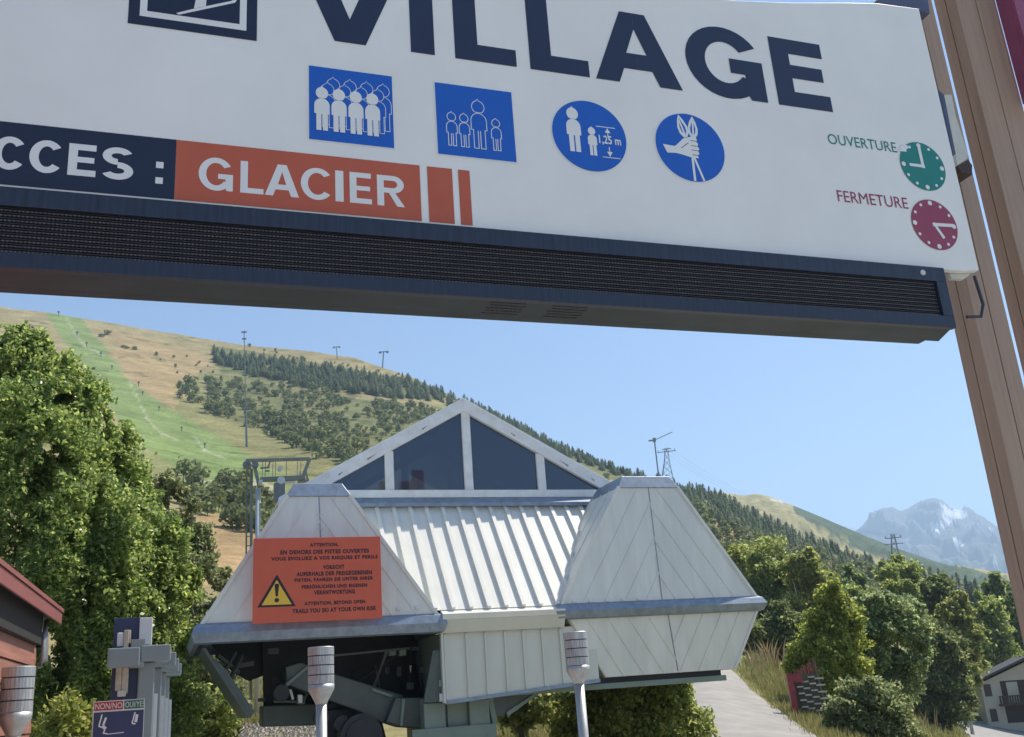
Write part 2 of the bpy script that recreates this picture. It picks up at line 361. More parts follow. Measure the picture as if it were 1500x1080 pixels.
paint([(520, 690), (620, 660), (650, 720), (480, 720)], TAN, .5, 1)
paint([(1040, 765), (1160, 790), (1150, 812), (1060, 790)], TAN, .9, .5)
paint([(1235, 815), (1275, 830), (1270, 862), (1235, 850)], TAN, .9, .4)
paint([(1380, 850), (1450, 862), (1445, 890), (1390, 880)], TAN, .9, .4)
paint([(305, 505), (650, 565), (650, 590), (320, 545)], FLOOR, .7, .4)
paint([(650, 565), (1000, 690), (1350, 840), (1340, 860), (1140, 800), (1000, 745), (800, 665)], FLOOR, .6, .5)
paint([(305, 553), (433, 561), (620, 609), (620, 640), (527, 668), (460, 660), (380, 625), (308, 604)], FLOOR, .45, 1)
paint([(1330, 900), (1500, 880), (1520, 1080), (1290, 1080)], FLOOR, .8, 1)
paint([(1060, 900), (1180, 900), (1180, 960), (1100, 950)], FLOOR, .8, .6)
for ln in ([(97, 466), (112, 492), (125, 508), (143, 515), (150, 520)], [(190, 560), (205, 590), (215, 612), (235, 635), (262, 645)], [(60, 455), (150, 470)], [(285, 640), (300, 660), (330, 672)]):
    for (xa, ya), (xb, yb) in zip(ln[:-1], ln[1:]):          # pale hoses and worn tracks on the run
        tt = np.clip(((px - xa) * (xb - xa) + (py - ya) * (yb - ya)) / ((xb - xa) ** 2 + (yb - ya) ** 2), 0, 1); dd_ = np.hypot(px - xa - tt * (xb - xa), py - ya - tt * (yb - ya))
        mk = (dd_ < 1.6) & (r_ > 150); land[mk] = land[mk] * .72 + np.array((.55, .53, .45)) * .28
tuft = hashn(P[:, 0], P[:, 1], 5, 41) * hashn(P[:, 0], P[:, 1], 19, 42); mk = (tuft > .52) & (r_ > 60); land[mk] *= np.array((.62, .68, .6))
near = np.clip((40 - r_) / 20, 0, 1)[:, None]; nn = hashn(P[:, 0], P[:, 1], 2.5, 9)[:, None]
land = land * (1 - near) + near * (OLIVE * nn + DRY * .85 * (1 - nn))
bounce_ground = ((r_ < 13) | ((np.abs(AZ.ravel()) > .9) & (r_ < 70)))[:, None]; land = np.where(bounce_ground, np.array((.44, .43, .41)), land)      # unseen ground round the camera, made pale to bounce light onto shaded faces
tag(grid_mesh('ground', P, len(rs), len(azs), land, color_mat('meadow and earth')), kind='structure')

# far ridge behind the hill, and the mountain
def ridge_mesh(name, pts, dist, depth, basepy, ncol, nrow, colfn, noise, m, jag=0):
    pts = np.array(pts, float); xs = np.linspace(pts[0, 0], pts[-1, 0], ncol); ys = np.interp(xs, pts[:, 0], pts[:, 1])
    A = []; 
    for j, (x, y) in enumerate(zip(xs, ys)):
        d = ray(x, y); h = math.hypot(d.x, d.y); az = math.atan2(d.x, d.y); A.append((az, d.z / h))
    A = np.array(A); 
    if jag: A[:, 1] += (hashn(xs, xs * 0, 9, 3) - .5) * jag + (hashn(xs, xs * 0, 3, 4) - .5) * jag * .6
    d = ray(pts[:, 0].mean(), basepy); eb = d.z / math.hypot(d.x, d.y)
    T = np.linspace(-.25, 1, nrow)
    rows = []
    for t in T:
        r = dist - depth * t if t >= 0 else dist - depth * t * 1.2
        e = A[:, 1] + (eb - A[:, 1]) * max(t, 0) ** 1.1 if t >= 0 else A[:, 1] + t * .12
        x, y = r * np.sin(A[:, 0]), r * np.cos(A[:, 0]); z = 1.6 + r * e
        k = min(1, max(t, 0) * 5) * noise
        n1 = 1 - np.abs(hashn(x, y, dist / 28, 21) * 2 - 1); n2 = 1 - np.abs(hashn(x, y, dist / 75, 22) * 2 - 1); n3 = hashn(x, y, dist / 220, 23)
        z = z + k * ((n1 - .5) + .5 * (n2 - .5) + .25 * (n3 - .5))
        rows.append(np.stack([x, y, z], -1))
    P = np.concatenate(rows); qx, qy = projnp(P)
    return grid_mesh(name, P, nrow, ncol, colfn(P, qx, qy), m)
def colB(P, qx, qy):
    w = (hashn(P[:, 0], P[:, 1], 30, 8) - .5) * 6
    c = np.tile((.33, .29, .13), (len(P), 1)); mk = inpoly(qx + w, qy + w, [(1158, 736), (1210, 755), (1345, 812), (1480, 850), (1480, 880), (1340, 838), (1245, 800), (1165, 752)]); c[mk] = (.07, .10, .05)
    mk = inpoly(qx, qy, [(1128, 729), (1150, 734), (1148, 738), (1128, 733)]); c[mk] = (.5, .48, .42); return c
tag(ridge_mesh('far_hill', [(1040, 718), (1090, 726), (1108, 723), (1135, 729), (1200, 756), (1270, 786), (1330, 809), (1390, 829), (1420, 831), (1480, 842), (1600, 850)], 1250, 500, 905, 220, 50, colB, 16, color_mat('far meadow', .5, .1, .95, .1)), kind='structure')
def colM(P, qx, qy):
    w = (hashn(P[:, 0], P[:, 1], 120, 31) - .5) * 7 + (hashn(P[:, 0], P[:, 1], 45, 32) - .5) * 5
    h = hashn(P[:, 0], P[:, 1], 260, 33)[:, None]; c = np.array((.11, .105, .10)) * (1 - h) + np.array((.21, .20, .19)) * h
    for poly in ([(1378, 750), (1384, 743), (1394, 747), (1403, 744), (1415, 751), (1414, 758), (1398, 761), (1390, 769), (1374, 778), (1359, 776), (1364, 769), (1382, 763)],
                 [(1377, 738), (1385, 736), (1386, 743), (1379, 744)], [(1445, 770), (1455, 774), (1450, 778)], [(1318, 786), (1326, 787), (1322, 790)], [(1395, 786), (1408, 792), (1412, 800), (1402, 796)], [(1452, 822), (1465, 822), (1462, 828)]):
        c[inpoly(qx + w * .4, qy + w * .3, poly)] = (.85, .86, .88)
    lo = np.clip((qy - 790) / 40, 0, 1)[:, None]; c = np.where(c.max(1, keepdims=True) > .7, c, c * (1 - .5 * lo) + np.array((.13, .15, .09)) * .5 * lo); return c
tag(ridge_mesh('mountain', [(1140, 850), (1235, 800), (1262, 771), (1275, 757), (1287, 745), (1305, 743), (1322, 747), (1335, 743), (1350, 734), (1368, 729), (1382, 735), (1392, 744), (1406, 748), (1412, 742), (1424, 745), (1436, 756), (1450, 763), (1470, 780), (1500, 800), (1600, 850)], 6200, 2200, 890, 420, 150, colM, 150, color_mat('bare rock', .8, .01, .95, .02), jag=.0022), kind='structure')

# ------------------------------------------------------------------ big entrance sign
NS = 4.6
def sg(px, py): return S(px, py, NS)
SO = (sg(700, 300)[0], NS, 0)
sign = thing('entrance_sign', 'huge white lift entrance sign panel reading VILLAGE above ACCES GLACIER', 'sign', SO)
CUR = [None]                             # the print that following prints belong to
def ply(name, pts, m, lay=1, parent=None, th=0):        # flat print; pts are (x, z) on the sign plane
    b = MB(); y = NS - .002 - .0006 * lay; b.poly([(x, y, z) for x, z in pts]); return b.build(name, m, parent or CUR[0] or sign, SO)
tp = [(-250, -170), (0, -140), (480, -80), (900, -22), (1000, -8), (1078, 1), (1160, 4), (1240, 4), (1285, 5), (1346, 13)]
pan = [sg(*p) for p in tp] + [sg(1434, 396)]
zb = sg(700, 333)[1]; xl = sg(-250, 200)[0]
pan += [(sg(1410, 397)[0], sg(1410, 397)[1]), (xl, sg(1390, 397)[1] * .5 + zb * .5)]
b = MB(); b.ext([(x, NS, z) for x, z in pan], (0, .045, 0)); b.build('panel', 'signwhite', sign, SO, bevel=.003)
# big word, each letter its own print
zb0 = np.mean([sg(*p)[1] for p in ((602, 78), (668, 87), (757, 99), (1000, 132), (1142, 153), (1220, 164))])
zt0 = np.mean([sg(*p)[1] for p in ((1123, 53), (905, 17))]); HV = zt0 - zb0
def XB(px, py): return sg(px, py)[0]
def arc(cx, cz, rx, rz, a0, a1, n=28): return [(cx + rx * math.cos(math.radians(a0 + (a1 - a0) * i / n)), cz + rz * math.sin(math.radians(a0 + (a1 - a0) * i / n))) for i in range(n + 1)]
def glyph(ch, w, t):                     # unit height pieces, width w, stem t
    tv = t * .82
    if ch == 'I': return [[(0, 0), (w, 0), (w, 1), (0, 1)]]
    if ch == 'L': return [[(0, 0), (w, 0), (w, tv), (t, tv), (t, 1), (0, 1)]]
    if ch == 'E': return [[(0, 0), (w, 0), (w, tv), (t, tv), (t, .42), (w * .93, .42), (w * .93, .42 + tv * .9), (t, .42 + tv * .9), (t, 1 - tv), (w * .98, 1 - tv), (w * .98, 1), (0, 1)]]
    if ch == 'V': c = w / 2; q = t * .62; return [[(c - q, 0), (c + q, 0), (w, 1), (w - t * 1.12, 1), (c, .30), (t * 1.12, 1), (0, 1)]]
    if ch == 'A':
        c = w / 2; q = t * .62; h = lambda s: [(c + s * (c), 0), (c + s * (c - t * 1.12), 0), (c + s * (c - t * 1.12 - .2 * (c - q)), .2), (c, .2), (c, .2 + tv), (c + s * (.46 * (c - t * .6) * .72), .2 + tv), (c, .77), (c, 1), (c + s * q, 1)]
        return [h(-1), h(1)]
    if ch in 'CG':
        a0, a1 = (38, 322) if ch == 'C' else (32, 328); rx, rz = w / 2 * 1.02, .515
        o = arc(w / 2, .5, rx, rz, a0, a1); i = arc(w / 2, .5, rx - t, rz - tv, a1 - 4, a0 + 4); k = [o + i]
        if ch == 'G': k += [[(w * .56, .36), (w, .36), (w, .36 + tv * .95), (w * .56, .36 + tv * .95)], [(w - t * 1.0, .085), (w - t * .85, .0), (w, .0), (w, .36), (w - t * 1.0, .36)]]
        return k
    if ch == 'S':
        rx = w / 2; k = []
        o = arc(w / 2, .735, rx * .96, .28, 25, 270, 20); i = arc(w / 2, .735, rx * .96 - t, .28 - tv * .98, 270, 25, 20); k.append(o + i)
        o = arc(w / 2, .265, rx, .28, 90, -155, 20); i = arc(w / 2, .265, rx - t, .28 - tv * .98, -155, 90, 20); k.append(o + i)
        return k
    if ch == 'R':
        k = [[(0, 0), (t, 0), (t, 1), (0, 1)]]
        o = arc(w * .58, .715, w * .4, .285, 90, -90, 16); i = arc(w * .58, .715, w * .4 - t, .285 - tv, -90, 90, 16)
        k.append([(t, 1)] + o + [(t, .43), (t, .43 + tv)] + i + [(t, 1 - tv)])
        k.append([(w * .42, .43), (w * .66, .43), (w, 0), (w - t * 1.15, 0)]); return k
    if ch == ':': return [[(0, 0), (t, 0), (t, t), (0, t)], [(0, .5), (t, .5), (t, .5 + t), (0, .5 + t)]]
def put(ch, x0, x1, z0, h, t, m, name='letter', lay=1):
    w = (x1 - x0) / h; b = MB()
    for q, pc in enumerate(glyph(ch, w, t)):
        b.poly([(x0 + x * h, NS - .002 - .0006 * lay - .0004 * q, z0 + z * h) for x, z in pc])
    o = b.build(name, m, sign, SO); return o
t1 = (XB(637, 82) - XB(602, 78)) / HV
va = (XB(1000, 132) - XB(873, 115)) * .5
vc = XB(513, 65)
for ch, a, c in (('V', vc - va, vc + va), ('I', XB(602, 78), XB(637, 82)), ('L', XB(667, 87), XB(757, 99)), ('L', XB(777, 101), XB(864, 114)), ('A', XB(873, 115), XB(1000, 132)),
                 ('G', XB(1006, 90), XB(1118, 110)), ('E', XB(1141, 153), XB(1220, 164))):
    put(ch, a, c, zb0, HV, t1, 'letternavy')
# lower bars
def rect(name, x0, x1, z0, z1, m, lay=1): return ply(name, [(x0, z0), (x1, z0), (x1, z1), (x0, z1)], m, lay)
bz1 = np.mean([sg(*p)[1] for p in ((0, 178), (258, 206), (690, 250))]); bz0 = np.mean([sg(*p)[1] for p in ((0, 271), (258, 291), (690, 332))])
xs0 = XB(257, 250)
rect('navy_bar', xl, xs0 - .001, bz0, bz1, 'navy'); rect('orange_bar', xs0, XB(616, 282), bz0, bz1, 'orange'); rect('orange_bar', XB(627, 285), XB(664, 289), bz0, bz1, 'orange'); rect('orange_bar', XB(673, 290), XB(690, 292), bz0, bz1, 'orange')
az0 = np.mean([sg(*p)[1] for p in ((50, 250), (140, 262), (190, 265))]); az1 = np.mean([sg(*p)[1] for p in ((18, 200), (70, 208), (115, 212))]); hh = az1 - az0
for ch, a, c in (('C', -12, 38), ('C', 43, 93), ('E', 100, 141), ('S', 149, 196)): put(ch, XB(a, 235), XB(c, 238), az0, hh, .235, 'white', lay=2)
put('A', XB(-82, 225), XB(-20, 225), az0, hh, .235, 'white', lay=2)
put(':', XB(228, 255), XB(241, 255), az0 - hh * .02, hh, (XB(239, 255) - XB(228, 255)) / hh, 'white', lay=2)
gz0 = np.mean([sg(*p)[1] for p in ((320, 280), (385, 286), (430, 291), (590, 302))]); gz1 = np.mean([sg(*p)[1] for p in ((320, 232), (365, 238), (500, 250), (560, 258))]); gh = gz1 - gz0
for ch, a, c in (('G', 291, 341), ('L', 352, 386), ('A', 388, 438), ('C', 441, 488), ('I', 491, 503), ('E', 512, 544), ('R', 552, 592)): put(ch, XB(a, 268), XB(c, 272), gz0, gh, .2 if ch != 'I' else .2, 'white', lay=2)
# emblem in the corner
ex0, ex1, ez0 = XB(187, 34), XB(376, 61), np.mean([sg(187, 34)[1], sg(376, 61)[1]])
w_ = ex1 - ex0
CUR[0] = rect('emblem', ex0, ex1, ez0, ez0 + w_, 'navy'); q = w_ * .085; rect('emblem_line', ex0 + q, ex1 - q, ez0 + q, ez0 + w_ - q, 'white', 2); q2 = q + w_ * .055; rect('emblem_field', ex0 + q2, ex1 - q2, ez0 + q2, ez0 + w_ - q2, 'navy', 3)
def pxpoly(name, pts, m, lay): return ply(name, [sg(*p) for p in pts], m, lay)
pxpoly('emblem_ski', [(258, 20), (262, 22.5), (344, 5), (347, 1), (343, .5), (338, 2.5), (285, 13.5)], 'white', 4)
pxpoly('emblem_leg', [(284, 13.5), (301.5, 10), (304, -18), (308, -34), (292, -34), (290, -15)], 'white', 5)
# pictograms
def head(cx, cz, r): return arc(cx, cz, r * .9, r, -60, 80, 12) + [(cx + .02 * r, cz + r * 1.28)] + arc(cx, cz, r * .9, r, 105, 240, 12)
def body(cx, z, h, d=0, gap=True):
    hw, lo, g, cr, hip = h * .15, h * .112, h * .014, h * .36, h * .37; sh = h * .56
    top = arc(cx, z + sh, hw - d, h * .16 - d, 0, 180, 14)
    return [(cx - lo + d, z + d), (cx - g - d, z + d), (cx - g - d, z + cr), (cx + g + d, z + cr), (cx + g + d, z + d), (cx + lo - d, z + d), (cx + lo - d, z + hip + d), (cx + hw - d, z + hip + d)] + top + [(cx - hw + d, z + hip + d), (cx - lo + d, z + hip + d)]
def figure(cx, z, h, lay, outline=0, m='white'):
    b = MB(); Y = NS - .002 - .0006 * lay
    def add(pts, dy): b.poly([(x, Y - dy, zz) for x, zz in pts])
    add(body(cx, z, h), 0); add(head(cx, z + h * .84, h * .135), .0003)
    o = b.build('figure', m, CUR[0] or sign, SO)
    if outline:
        b = MB(); Y2 = Y - .0005
        b.poly([(x, Y2, zz) for x, zz in body(cx, z, h, outline)]); b.poly([(x, Y2 - .0002, zz) for x, zz in head(cx, z + h * .84, h * .135 - outline)]); b.build('figure_fill', 'blue', CUR[0] or sign, SO)
    return o
def sq(c):                                # square film from four photo corners
    P4 = [sg(*p) for p in c]; return min(p[0] for p in P4) * .5 + (P4[0][0] + P4[3][0]) / 4, (P4[1][0] + P4[2][0]) / 2, (P4[2][1] + P4[3][1]) / 2, (P4[0][1] + P4[1][1]) / 2
def film(c):
    P4 = [sg(*p) for p in c]; x0 = (P4[0][0] + P4[3][0]) / 2; x1 = (P4[1][0] + P4[2][0]) / 2; z0 = (P4[2][1] + P4[3][1]) / 2; z1 = (P4[0][1] + P4[1][1]) / 2
    e = .006; CUR[0] = None; rect('pictogram_border', x0 - e, x1 + e, z0 - e, z1 + e, 'white', 1); CUR[0] = rect('pictogram', x0, x1, z0, z1, 'blue', 2); return x0, x1, z0, z1
x0, x1, z0, z1 = film([(452, 97), (574, 112), (577, 217), (453, 205)]); W = x1 - x0; Hh = z1 - z0
for i in range(4):
    c = x0 + W * (.15 + .2 * i)
    figure(c + W * .135, z0 + Hh * .215, Hh * .66, 3 + i * .01, .0035)
for i in range(4):
    c = x0 + W * (.15 + .2 * i)
    figure(c + W * .07, z0 + Hh * .175, Hh * .62, 5 + i * .01, .0035)
for i in range(4): figure(x0 + W * (.15 + .2 * i), z0 + Hh * .13, Hh * .60, 8)
x0, x1, z0, z1 = film([(637, 122), (749, 135), (756, 237), (641, 227)]); W = x1 - x0; Hh = z1 - z0
for cx, h in ((.19, .48), (.35, .48), (.54, .70), (.76, .46)): figure(x0 + W * cx, z0 + Hh * .13, Hh * h, 3 + cx * .1, .0045)
def disc(px, py, r, m, name, rim=.005):
    cx, cz = sg(px, py)
    CUR[0] = None
    if rim: ply(name + '_border', arc(cx, cz, r + rim, r + rim, 0, 360, 48)[:-1], 'white', 1)
    CUR[0] = ply(name, arc(cx, cz, r, r, 0, 360, 48)[:-1], m, 2); return cx, cz
def vext(a, b): return abs(sg(*a)[1] - sg(*b)[1]) / 2
rd = (sg(919, 206)[0] - sg(810, 192)[0]) / 2 * .995
cx, cz = disc(863.5, 199.5, rd, 'blue', 'pictogram_disc')
figure(cx - rd * .42, cz - rd * .50, rd * 1.28, 4); figure(cx + rd * .06, cz - rd * .55, rd * .82, 4.2)
def fx(a, b_): return cx + rd * a, cz + rd * b_
def line(a, b_, w, m='white', lay=4, name='pictogram_line'):
    a, b_ = Vector(a), Vector(b_); n = (b_ - a).normalized(); n = Vector((-n.y, n.x)) * w / 2; return ply(name, [a + n, a - n, b_ - n, b_ + n], m, lay)
line(fx(.2, .30), fx(.72, .30), .005); line(fx(.3, -.56), fx(.78, -.56), .005)
for s, zt, zz in ((1, .27, .12), (-1, -.53, -.38)):
    line(fx(.50, zz - s * .12), fx(.50, zt), .006); ply('arrow_head', [fx(.42, zt - s * .13), fx(.58, zt - s * .13), fx(.50, zt)], 'white', 5)
def text(s, x0, x1, z0, z1, m, name='lettering', lay=1, parent=None, o=None, y=None, bold=.0, sp=1.):
    cu = bpy.data.curves.new('t', 'FONT'); cu.body = s; cu.size = 1; cu.offset = bold; cu.space_character = sp; cu.resolution_u = 3
    ob = bpy.data.objects.new('t', cu); COL.objects.link(ob); bpy.context.view_layer.update()
    me = bpy.data.meshes.new_from_object(ob.evaluated_get(bpy.context.evaluated_depsgraph_get())); bpy.data.objects.remove(ob); bpy.data.curves.remove(cu)
    v = np.array([tuple(k.co) for k in me.vertices]); lo, hi = v.min(0), v.max(0)
    Y = y if y is not None else NS - .002 - .0006 * lay; o = Vector(o or SO)
    for k, q in zip(me.vertices, v):
        k.co = Vector((x0 + (q[0] - lo[0]) / (hi[0] - lo[0]) * (x1 - x0), Y, z0 + (q[1] - lo[1]) / (hi[1] - lo[1]) * (z1 - z0))) - o
    me.name = name; me.materials.clear(); me.materials.append(K[m]); ob = bpy.data.objects.new(name, me); COL.objects.link(ob); ob.parent = parent or CUR[0] or sign; return ob
text('1,25 m', fx(.24, 0)[0], fx(.84, 0)[0], fx(0, -.22)[1], fx(0, .06)[1], 'white', lay=5, bold=.02)
rd = (sg(1061.5, 224)[0] - sg(960.5, 208)[0]) / 2
cx, cz = disc(1011, 216.5, rd, 'blue', 'pictogram_disc')
line(fx(.02, -.25), fx(.0, -.98), .016); line(fx(.06, -.25), fx(.27, -.95), .014)
hp = [(-.80, .0), (-.45, -.02), (-.18, .24), (.06, .32), (.20, .30), (.22, .22), (.18, .2), (.24, .12), (.2, .05), (.26, -.02), (.2, -.08), (.24, -.16), (.18, -.22), (.2, -.30), (-.02, -.30), (-.3, -.24), (-.45, -.22), (-.70, -.24)]
ply('pictogram_hand', [fx(*p) for p in hp], 'white', 5)
for zz in (.2, .05, -.08, -.22): line(fx(.02, zz), fx(.19, zz), .004, 'navy', 6, 'finger_crease')
line(fx(-.28, -.06), fx(-.05, .12), .004, 'navy', 6, 'finger_crease')
def leaf(bx, bz, tx, tz, w, lay, m, d=0):
    a, t = Vector((bx, bz)), Vector((tx, tz)); u = (t - a); n = Vector((-u.y, u.x)); pts = []
    for k, s in ((0, .35), (.2, .9), (.45, 1), (.75, .6), (1, .0)): pts.append(a + u * k + n * (w * s - d))
    for k, s in ((.75, .6), (.45, 1), (.2, .9), (0, .35)): pts.append(a + u * k - n * (w * s - d))
    return ply('pictogram_ski', [fx(*p) for p in pts], m, lay)
for (bx, tx, lay) in ((-.10, -.24, 4), (.12, .17, 4.3)):
    leaf(bx, .28, tx, .95, .22, lay, 'white'); leaf(bx, .36, tx, .84, .20, lay + .6, 'blue', .04); line(fx(bx, .30), fx(tx, .80), .012, 'white', lay + 1.2)
# opening clocks
rc = (sg(1384.5, 250)[0] - sg(1318.5, 238)[0]) / 2
def clock(px, py, m, hour, minute, notch):
    global cx, cz, rd
    cx, cz = disc(px, py, rc, m, 'clock_face', 0); rd = rc
    for k in range(12):
        a = math.radians(90 - 30 * k); r0 = .095 if k % 3 == 0 else .062
        if notch and k == 10: continue
        ply('hour_mark', arc(cx + math.cos(a) * rc * .86, cz + math.sin(a) * rc * .86, rc * r0, rc * r0, 0, 360, 10)[:-1], 'white', 3)
    for ang, ln, w in ((hour * 30, .60, .12), (minute * 6, .88, .13)):
        a = math.radians(90 - ang); line((cx - math.cos(a) * rc * .08, cz - math.sin(a) * rc * .08), (cx + math.cos(a) * rc * ln, cz + math.sin(a) * rc * ln), rc * w, 'white', 4 if ang == minute * 6 else 4.6, 'clock_hand')
    if notch: ply('peeled_patch', [fx(-1.03, .50), (cx - rc * .62, cz + rc * .52), fx(-.60, .64), fx(-.50, .66), fx(-.52, .80), fx(-.66, .83), fx(-.8, .72)], 'white', 5)
clock(1351.5, 244, 'green', 9, 0, True); clock(1368.5, 329.5, 'maroon', 5, 14.6, False)
CUR[0] = None
def ptext(s, a, b_, c, m):               # a lower left, b lower right, c upper left photo points
    A, B, Cc = sg(*a), sg(*b_), sg(*c); z0 = (A[1] + B[1]) / 2; text(s, A[0], B[0], z0, z0 + (Cc[1] - A[1]), m, bold=0)
ptext('OUVERTURE', (1214, 212), (1314, 223), (1212, 197), 'green'); ptext('FERMETURE', (1228, 296), (1331, 306), (1225.5, 279.5), 'maroon')

# ------------------------------------------------------------------ message display under the sign
ztop = np.mean([sg(*p)[1] for p in ((0, 274), (500, 315), (1000, 358), (1390, 398))]); NL = NS - .05
def sl(px, py): return S(px, py, NL)
zt = np.mean([sl(*p)[1] for p in ((0, 275), (500, 317), (1000, 359), (1385, 398))]); zlo = np.mean([sl(*p)[1] for p in ((0, 393), (500, 423), (1000, 453), (1403, 480))])
zt += .010; lx0, lx1 = sl(-250, 340)[0], sl(1393, 440)[0]
LO = (sl(700, 380)[0], NL, 0)
led = thing('message_display', 'long dark blue electronic message display fixed under the white sign', 'display', LO)
zi1 = np.mean([sl(*p)[1] for p in ((0, 302), (500, 342), (1000, 381), (1375, 410))]); zi0 = np.mean([sl(*p)[1] for p in ((0, 371), (500, 403), (1000, 434), (1385, 461))])
ix1 = sl(1378, 440)[0]
# depth of the box from its rear lower edge
dep = .0
for k in range(10, 60):
    nn_ = NL + k * .01
    if S(500, 458, nn_)[1] <= zlo: pass
dd = [(abs(S(500, 458, NL + k * .01)[1] - zlo), k * .01) for k in range(2, 90)]; DEP = min(dd)[1]
for nm, a in (('frame_rail', (lx0, lx1, zi1, zt)), ('frame_rail', (lx0, lx1, zlo, zi0)), ('frame_stile', (ix1, lx1, zi0, zi1))):
    b = MB(); b.box(a[0], a[1], NL, NL + .045, a[2], a[3]); b.build(nm, 'ledframe', led, LO, bevel=.004)
b = MB(); b.box(lx0, ix1, NL + .035, NL + .05, zi0, zi1); b.build('backing', 'black', led, LO)
nrow = 9
for k in range(nrow):
    z = zi0 + (zi1 - zi0) * (k + .5) / nrow; h = (zi1 - zi0) / nrow
    b = MB(); b.box(lx0, ix1 - .004, NL + .022, NL + .034, z - h * .17, z + h * .10); b.build('diode_row', 'led', led, LO)
    b = MB(); b.ext([(lx0, NL + .018, z + h * .28), (ix1 - .004, NL + .018, z + h * .28), (ix1 - .004, NL + .034, z + h * .42), (lx0, NL + .034, z + h * .42)], (0, 0, .003)); b.build('louvre', 'black', led, LO)
b = MB(); xr = S(1345, 503, NL + DEP)[0]
b.frust([(lx0, NL + .046, zlo + .004), (lx1 - .01, NL + .046, zlo + .004), (xr + .10, NL + DEP * .78, zlo + .004), (lx0, NL + DEP * .78, zlo + .004)], [(lx0, NL + .046, zt - .03), (lx1 - .01, NL + .046, zt - .03), (xr + .10, NL + DEP * .78, zt - .03), (lx0, NL + DEP * .78, zt - .03)])
b.build('housing', 'soffit', led, LO)
b = MB(); b.box(lx0, xr, NL + DEP * .80, NL + DEP, zlo + .006, zt - .06); b.build('rear_cover', 'soffit', led, LO)
for xa in (715, 806):
    for i in range(8):
        for j in range(5):
            X = S(xa, 450, NL + .1)[0] + i * .026 + (j % 2) * .013; Yy = NL + DEP * (.18 + .12 * j); b = MB() if (i == 0 and j == 0) else b
            b.box(X, X + .018, Yy, Yy + .016, zlo + .0005, zlo + .003)
    b.build('vent_slots', 'black', led, LO)
b = MB(); X, Zb = sl(1351, 399); b.tube([(X, NL - .008, Zb - .004), (X, NL + .002, Zb - .004)], .018, 12); b.build('bolt', 'plate', led, LO)
b = MB(); Xc, Zc = S(1398, 398, NL + .16); b.tube([(Xc + .20, NL + .2, Zc), (Xc + .22, NL + .2, Zc - .20), (Xc + .18, NL + .2, Zc - .29), (Xc + .06, NL + .2, Zc - .30)], .011, 8); b.build('cable', 'black', led, LO)
b = MB(); A = [S(1391, 401, NS + .05), S(1424, 397, NS + .05), S(1420, 403, NS + .05), S(1412, 409, NS + .05), S(1394, 408, NS + .05)]; b.ext([(x, NS + .05, z) for x, z in A], (0, .03, 0)); b.build('corner_plate', 'plate', led, LO)

# ------------------------------------------------------------------ twin timber posts carrying the sign
def post(name, label, nf, cpx, cpy, wpx, L, extra):
    xc, zc = S(cpx, cpy, nf); xr = S(cpx + wpx, cpy + wpx * .06, nf)[0]; o = (xc, nf, 0)
    t = thing(name, label, 'post', o, 'timber posts beside the entrance sign')
    g = .008; wm = (xr - xc - g) / 2; lm = (L - g) / 2; z0, z1 = -.05, 7.4
    b = MB(); b.box(xc + .01, xr - .01, nf + .012, nf + L - .01, z0, z1); b.build('core', 'woodgap', t, o)
    for i in range(2):
        for j in range(2):
            b = MB(); b.box(xc + i * (wm + g), xc + i * (wm + g) + wm, nf + j * (lm + g), nf + j * (lm + g) + lm, z0, z1); b.build('beam', 'wood', t, o, bevel=.004)
    return t, o
pA, oA = post('timber_post', 'brown laminated timber post directly behind the right end of the white sign', 5.25, 1434, 490, 48, .215, 0)
pB, oB = post('timber_post', 'brown laminated timber post at the right photo edge beside the magenta board', 5.25, 1521, 490, 66, .215, 0)
X, Zz = S(1322, 10, 5.2)
b = MB(); bk = thing('sign_bracket', 'dark slate steel bracket at the top right corner of the white sign', 'bracket', (X, 5.0, Zz))
A = [S(p, q, NS + .12) for p, q in ((1284, 2), (1346, 15), (1362, 20), (1358, -8), (1290, -6))]
b.ext([(x, NS + .12, z) for x, z in A], (0, .5, 0)); b.build('arm', 'steel', bk, (X, 5.0, Zz))
X, Zz = S(1385, 180, 4.9); o = (X, 4.8, Zz); bk = thing('sign_bracket', 'pale bent bracket plate between sign edge and timber post', 'bracket', o)
b = MB(); A = [S(p, q, NS + .1) for p, q in ((1376, 133), (1383, 139), (1400, 226), (1397, 228))]; b.ext([(x, NS + .1, z) for x, z in A], (0, .03, 0)); b.build('edge_strip', 'steel', bk, o)
b = MB(); A = [S(p, q, NS + .2) for p, q in ((1381, 139), (1394, 139), (1400, 170), (1418, 226), (1417, 232), (1403, 242), (1400, 230))]; b.ext([(x, NS + .2, z) for x, z in A], (0, .25, 0)); b.build('plate', 'plate', bk, o)
b = MB(); A = [S(p, q, NS + .3) for p, q in ((1402, 243), (1418, 234), (1424, 242), (1424, 256), (1408, 252))]; b.ext([(x, NS + .3, z) for x, z in A], (0, .3, 0)); b.build('clamp', 'timberdark', bk, o)
b = MB(); A = [S(p, q, NS + .12) for p, q in ((1398, 258), (1412, 266), (1436, 280))]; b.tube([(x, NS + .12 + .1 * i, z) for i, (x, z) in enumerate(A)], .012, 8); b.build('cable', 'black', bk, o)
X, Zz = S(1492, 20, 5.05); o = (X, 5.1, 0)
mg = thing('magenta_board', 'magenta painted board cut by the top right photo corner', 'board', o)
b = MB(); b.box(X, X + .35, 5.06, 5.10, Zz - .75, Zz + 1.2); b.build('panel', 'magenta', mg, o)
b = MB(); b.box(X - .004, X + .03, 5.10, 5.22, Zz - .75, Zz + 1.2); b.build('batten', 'magenta', mg, o)

